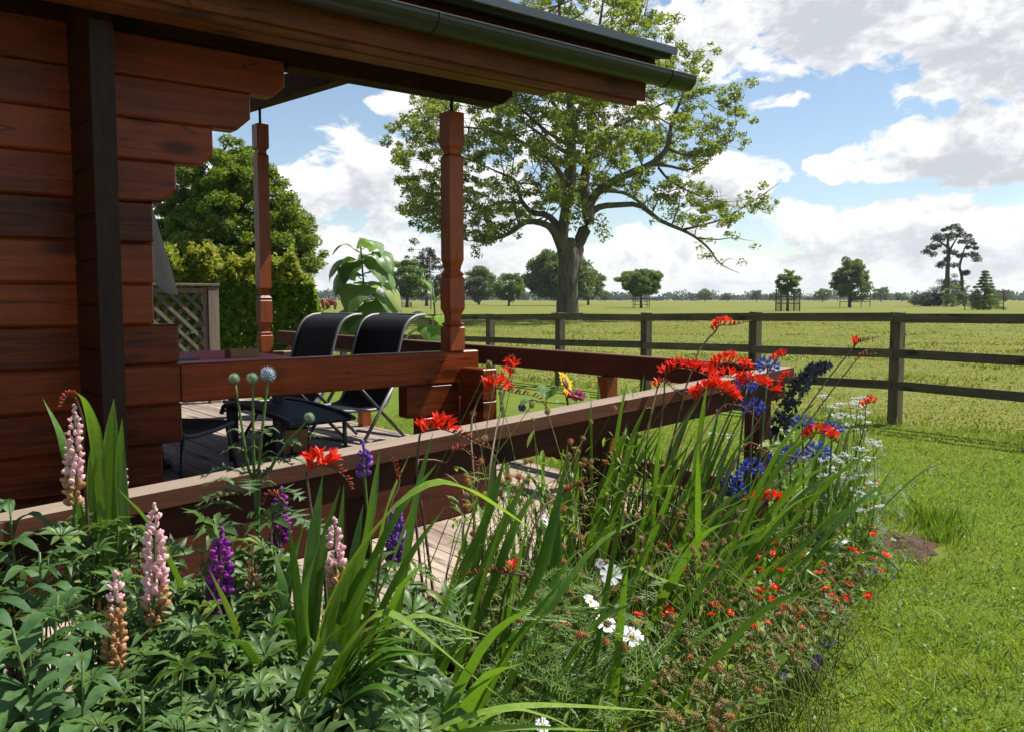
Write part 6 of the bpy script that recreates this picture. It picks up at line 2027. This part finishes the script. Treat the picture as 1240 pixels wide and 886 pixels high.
# clover and other small flat weeds in the turf
N2 = 60000
Y2 = 2.1 + 7.0 * rng.random(N2) ** 1.6; X2 = -1.0 + rng.random(N2) * (0.66 * Y2 + 3.0)
A2 = X2 * DA.x + Y2 * DA.y
k2 = ((X2 > bed_edge(Y2) - .02) | (Y2 > 5.75)) & ~((A2 < 3.42) & (Y2 > 5.0)) & (A2 < FP0.x * DA.x + FP0.y * DA.y) & (fbm(X2 * 5, Y2 * 5, 21) > .5) & (((X2 - pc.x) / .24) ** 2 + ((Y2 - pc.y) / .36) ** 2 > 1)
X2, Y2 = X2[k2], Y2[k2]
V, F = leaf_quads(np.stack([X2, Y2, .012 + .018 * rng.random(len(X2))], 1), rng.uniform(.008, .022, len(X2)), 2.2, .75, .1)
o = link_mesh('lawn_clover', np_mesh('lawn_clover', V, F, L['clover'])); tag(o, 'clover and small flat weeds scattered through the lawn', 'clover', kind='stuff')
# long tufts: under the fence, beside the bare patch, round the deck edge
tp = []
def tuft(x, y, r, k, hh):
    for _ in range(k): tp.append((x + random.gauss(0, r), y + random.gauss(0, r), hh * random.uniform(.4, 1.1)))
g = GP(1135, 640); tuft(g.x, g.y, .09, 260, .17); g = GP(1140, 655); tuft(g.x, g.y, .07, 160, .13); g = GP(1110, 628); tuft(g.x, g.y, .12, 220, .13)
for k in range(150):
    u = random.uniform(-3.5, 9); q = FP0 + FSTEP * u + DA * random.gauss(.05, .10); tuft(q.x, q.y, .12, int(random.uniform(15, 60)), random.uniform(.05, .17))
for k in range(60):
    y = random.uniform(2.2, 5.5); tuft(bed_edge(y) + random.gauss(.0, .05), y, .05, 14, random.uniform(.05, .13))
for k in range(60):
    q = AB(3.5 + abs(random.gauss(0, .25)), random.uniform(2.5, 7.5)); tuft(q.x, q.y, .1, 24, random.uniform(.06, .2))
T_ = np.array(tp)
P = np.stack([T_[:, 0], T_[:, 1], np.zeros(len(T_))], 1)
blades(P, T_[:, 2], np.full(len(T_), .35), np.full(len(T_), .0030), 'long_grass', 'longer grass tufts under the fence and at the bed edge', L['grass_t'])
# pasture beyond the fence
N = 170000
Y = 6.5 + 60 * rng.random(N) ** 2.0
X = (rng.random(N) * 1.34 - .66) * Y
A_ = X * DA.x + Y * DA.y
keep = (A_ > FP0.x * DA.x + FP0.y * DA.y + .05)
X, Y = X[keep], Y[keep]; n = len(X)
cl = fbm(X * .7, Y * .5, 11)
h = (.008 + .022 * rng.random(n)) * (.5 + 1.6 * np.clip(cl - .35, 0, 1))
tall = (fbm(X * .55, Y * .42, 31) > .66) & (rng.random(n) < .55)
h = np.where(tall, h * 3.0 + .02, h)
P = np.stack([X, Y, np.zeros(n)], 1)
blades(P, h, np.full(n, .6), .0028 + .00065 * Y + rng.random(n) * .002, 'pasture_grass', 'rough grazed grass of the pasture beyond the fence', L['grass_f'])

# ============================================================ air between here and the horizon
hz_m, hz_nb, hz_out = newmat('haze_air')
pv = hz_nb.n('ShaderNodeVolumePrincipled')
pv.inputs['Color'].default_value = (.86, .92, 1.0, 1)
pv.inputs['Density'].default_value = 0.00015
pv.inputs['Anisotropy'].default_value = .3
hz_nb.t.links.new(pv.outputs[0], hz_out.inputs['Volume'])
mb = MB(); mb.box(-1300, 1300, -60, 1500, -1.0, 32.0)
o = mb.build('haze', hz_m); tag(o, 'thin pale summer haze over the pasture', 'haze', kind='stuff')
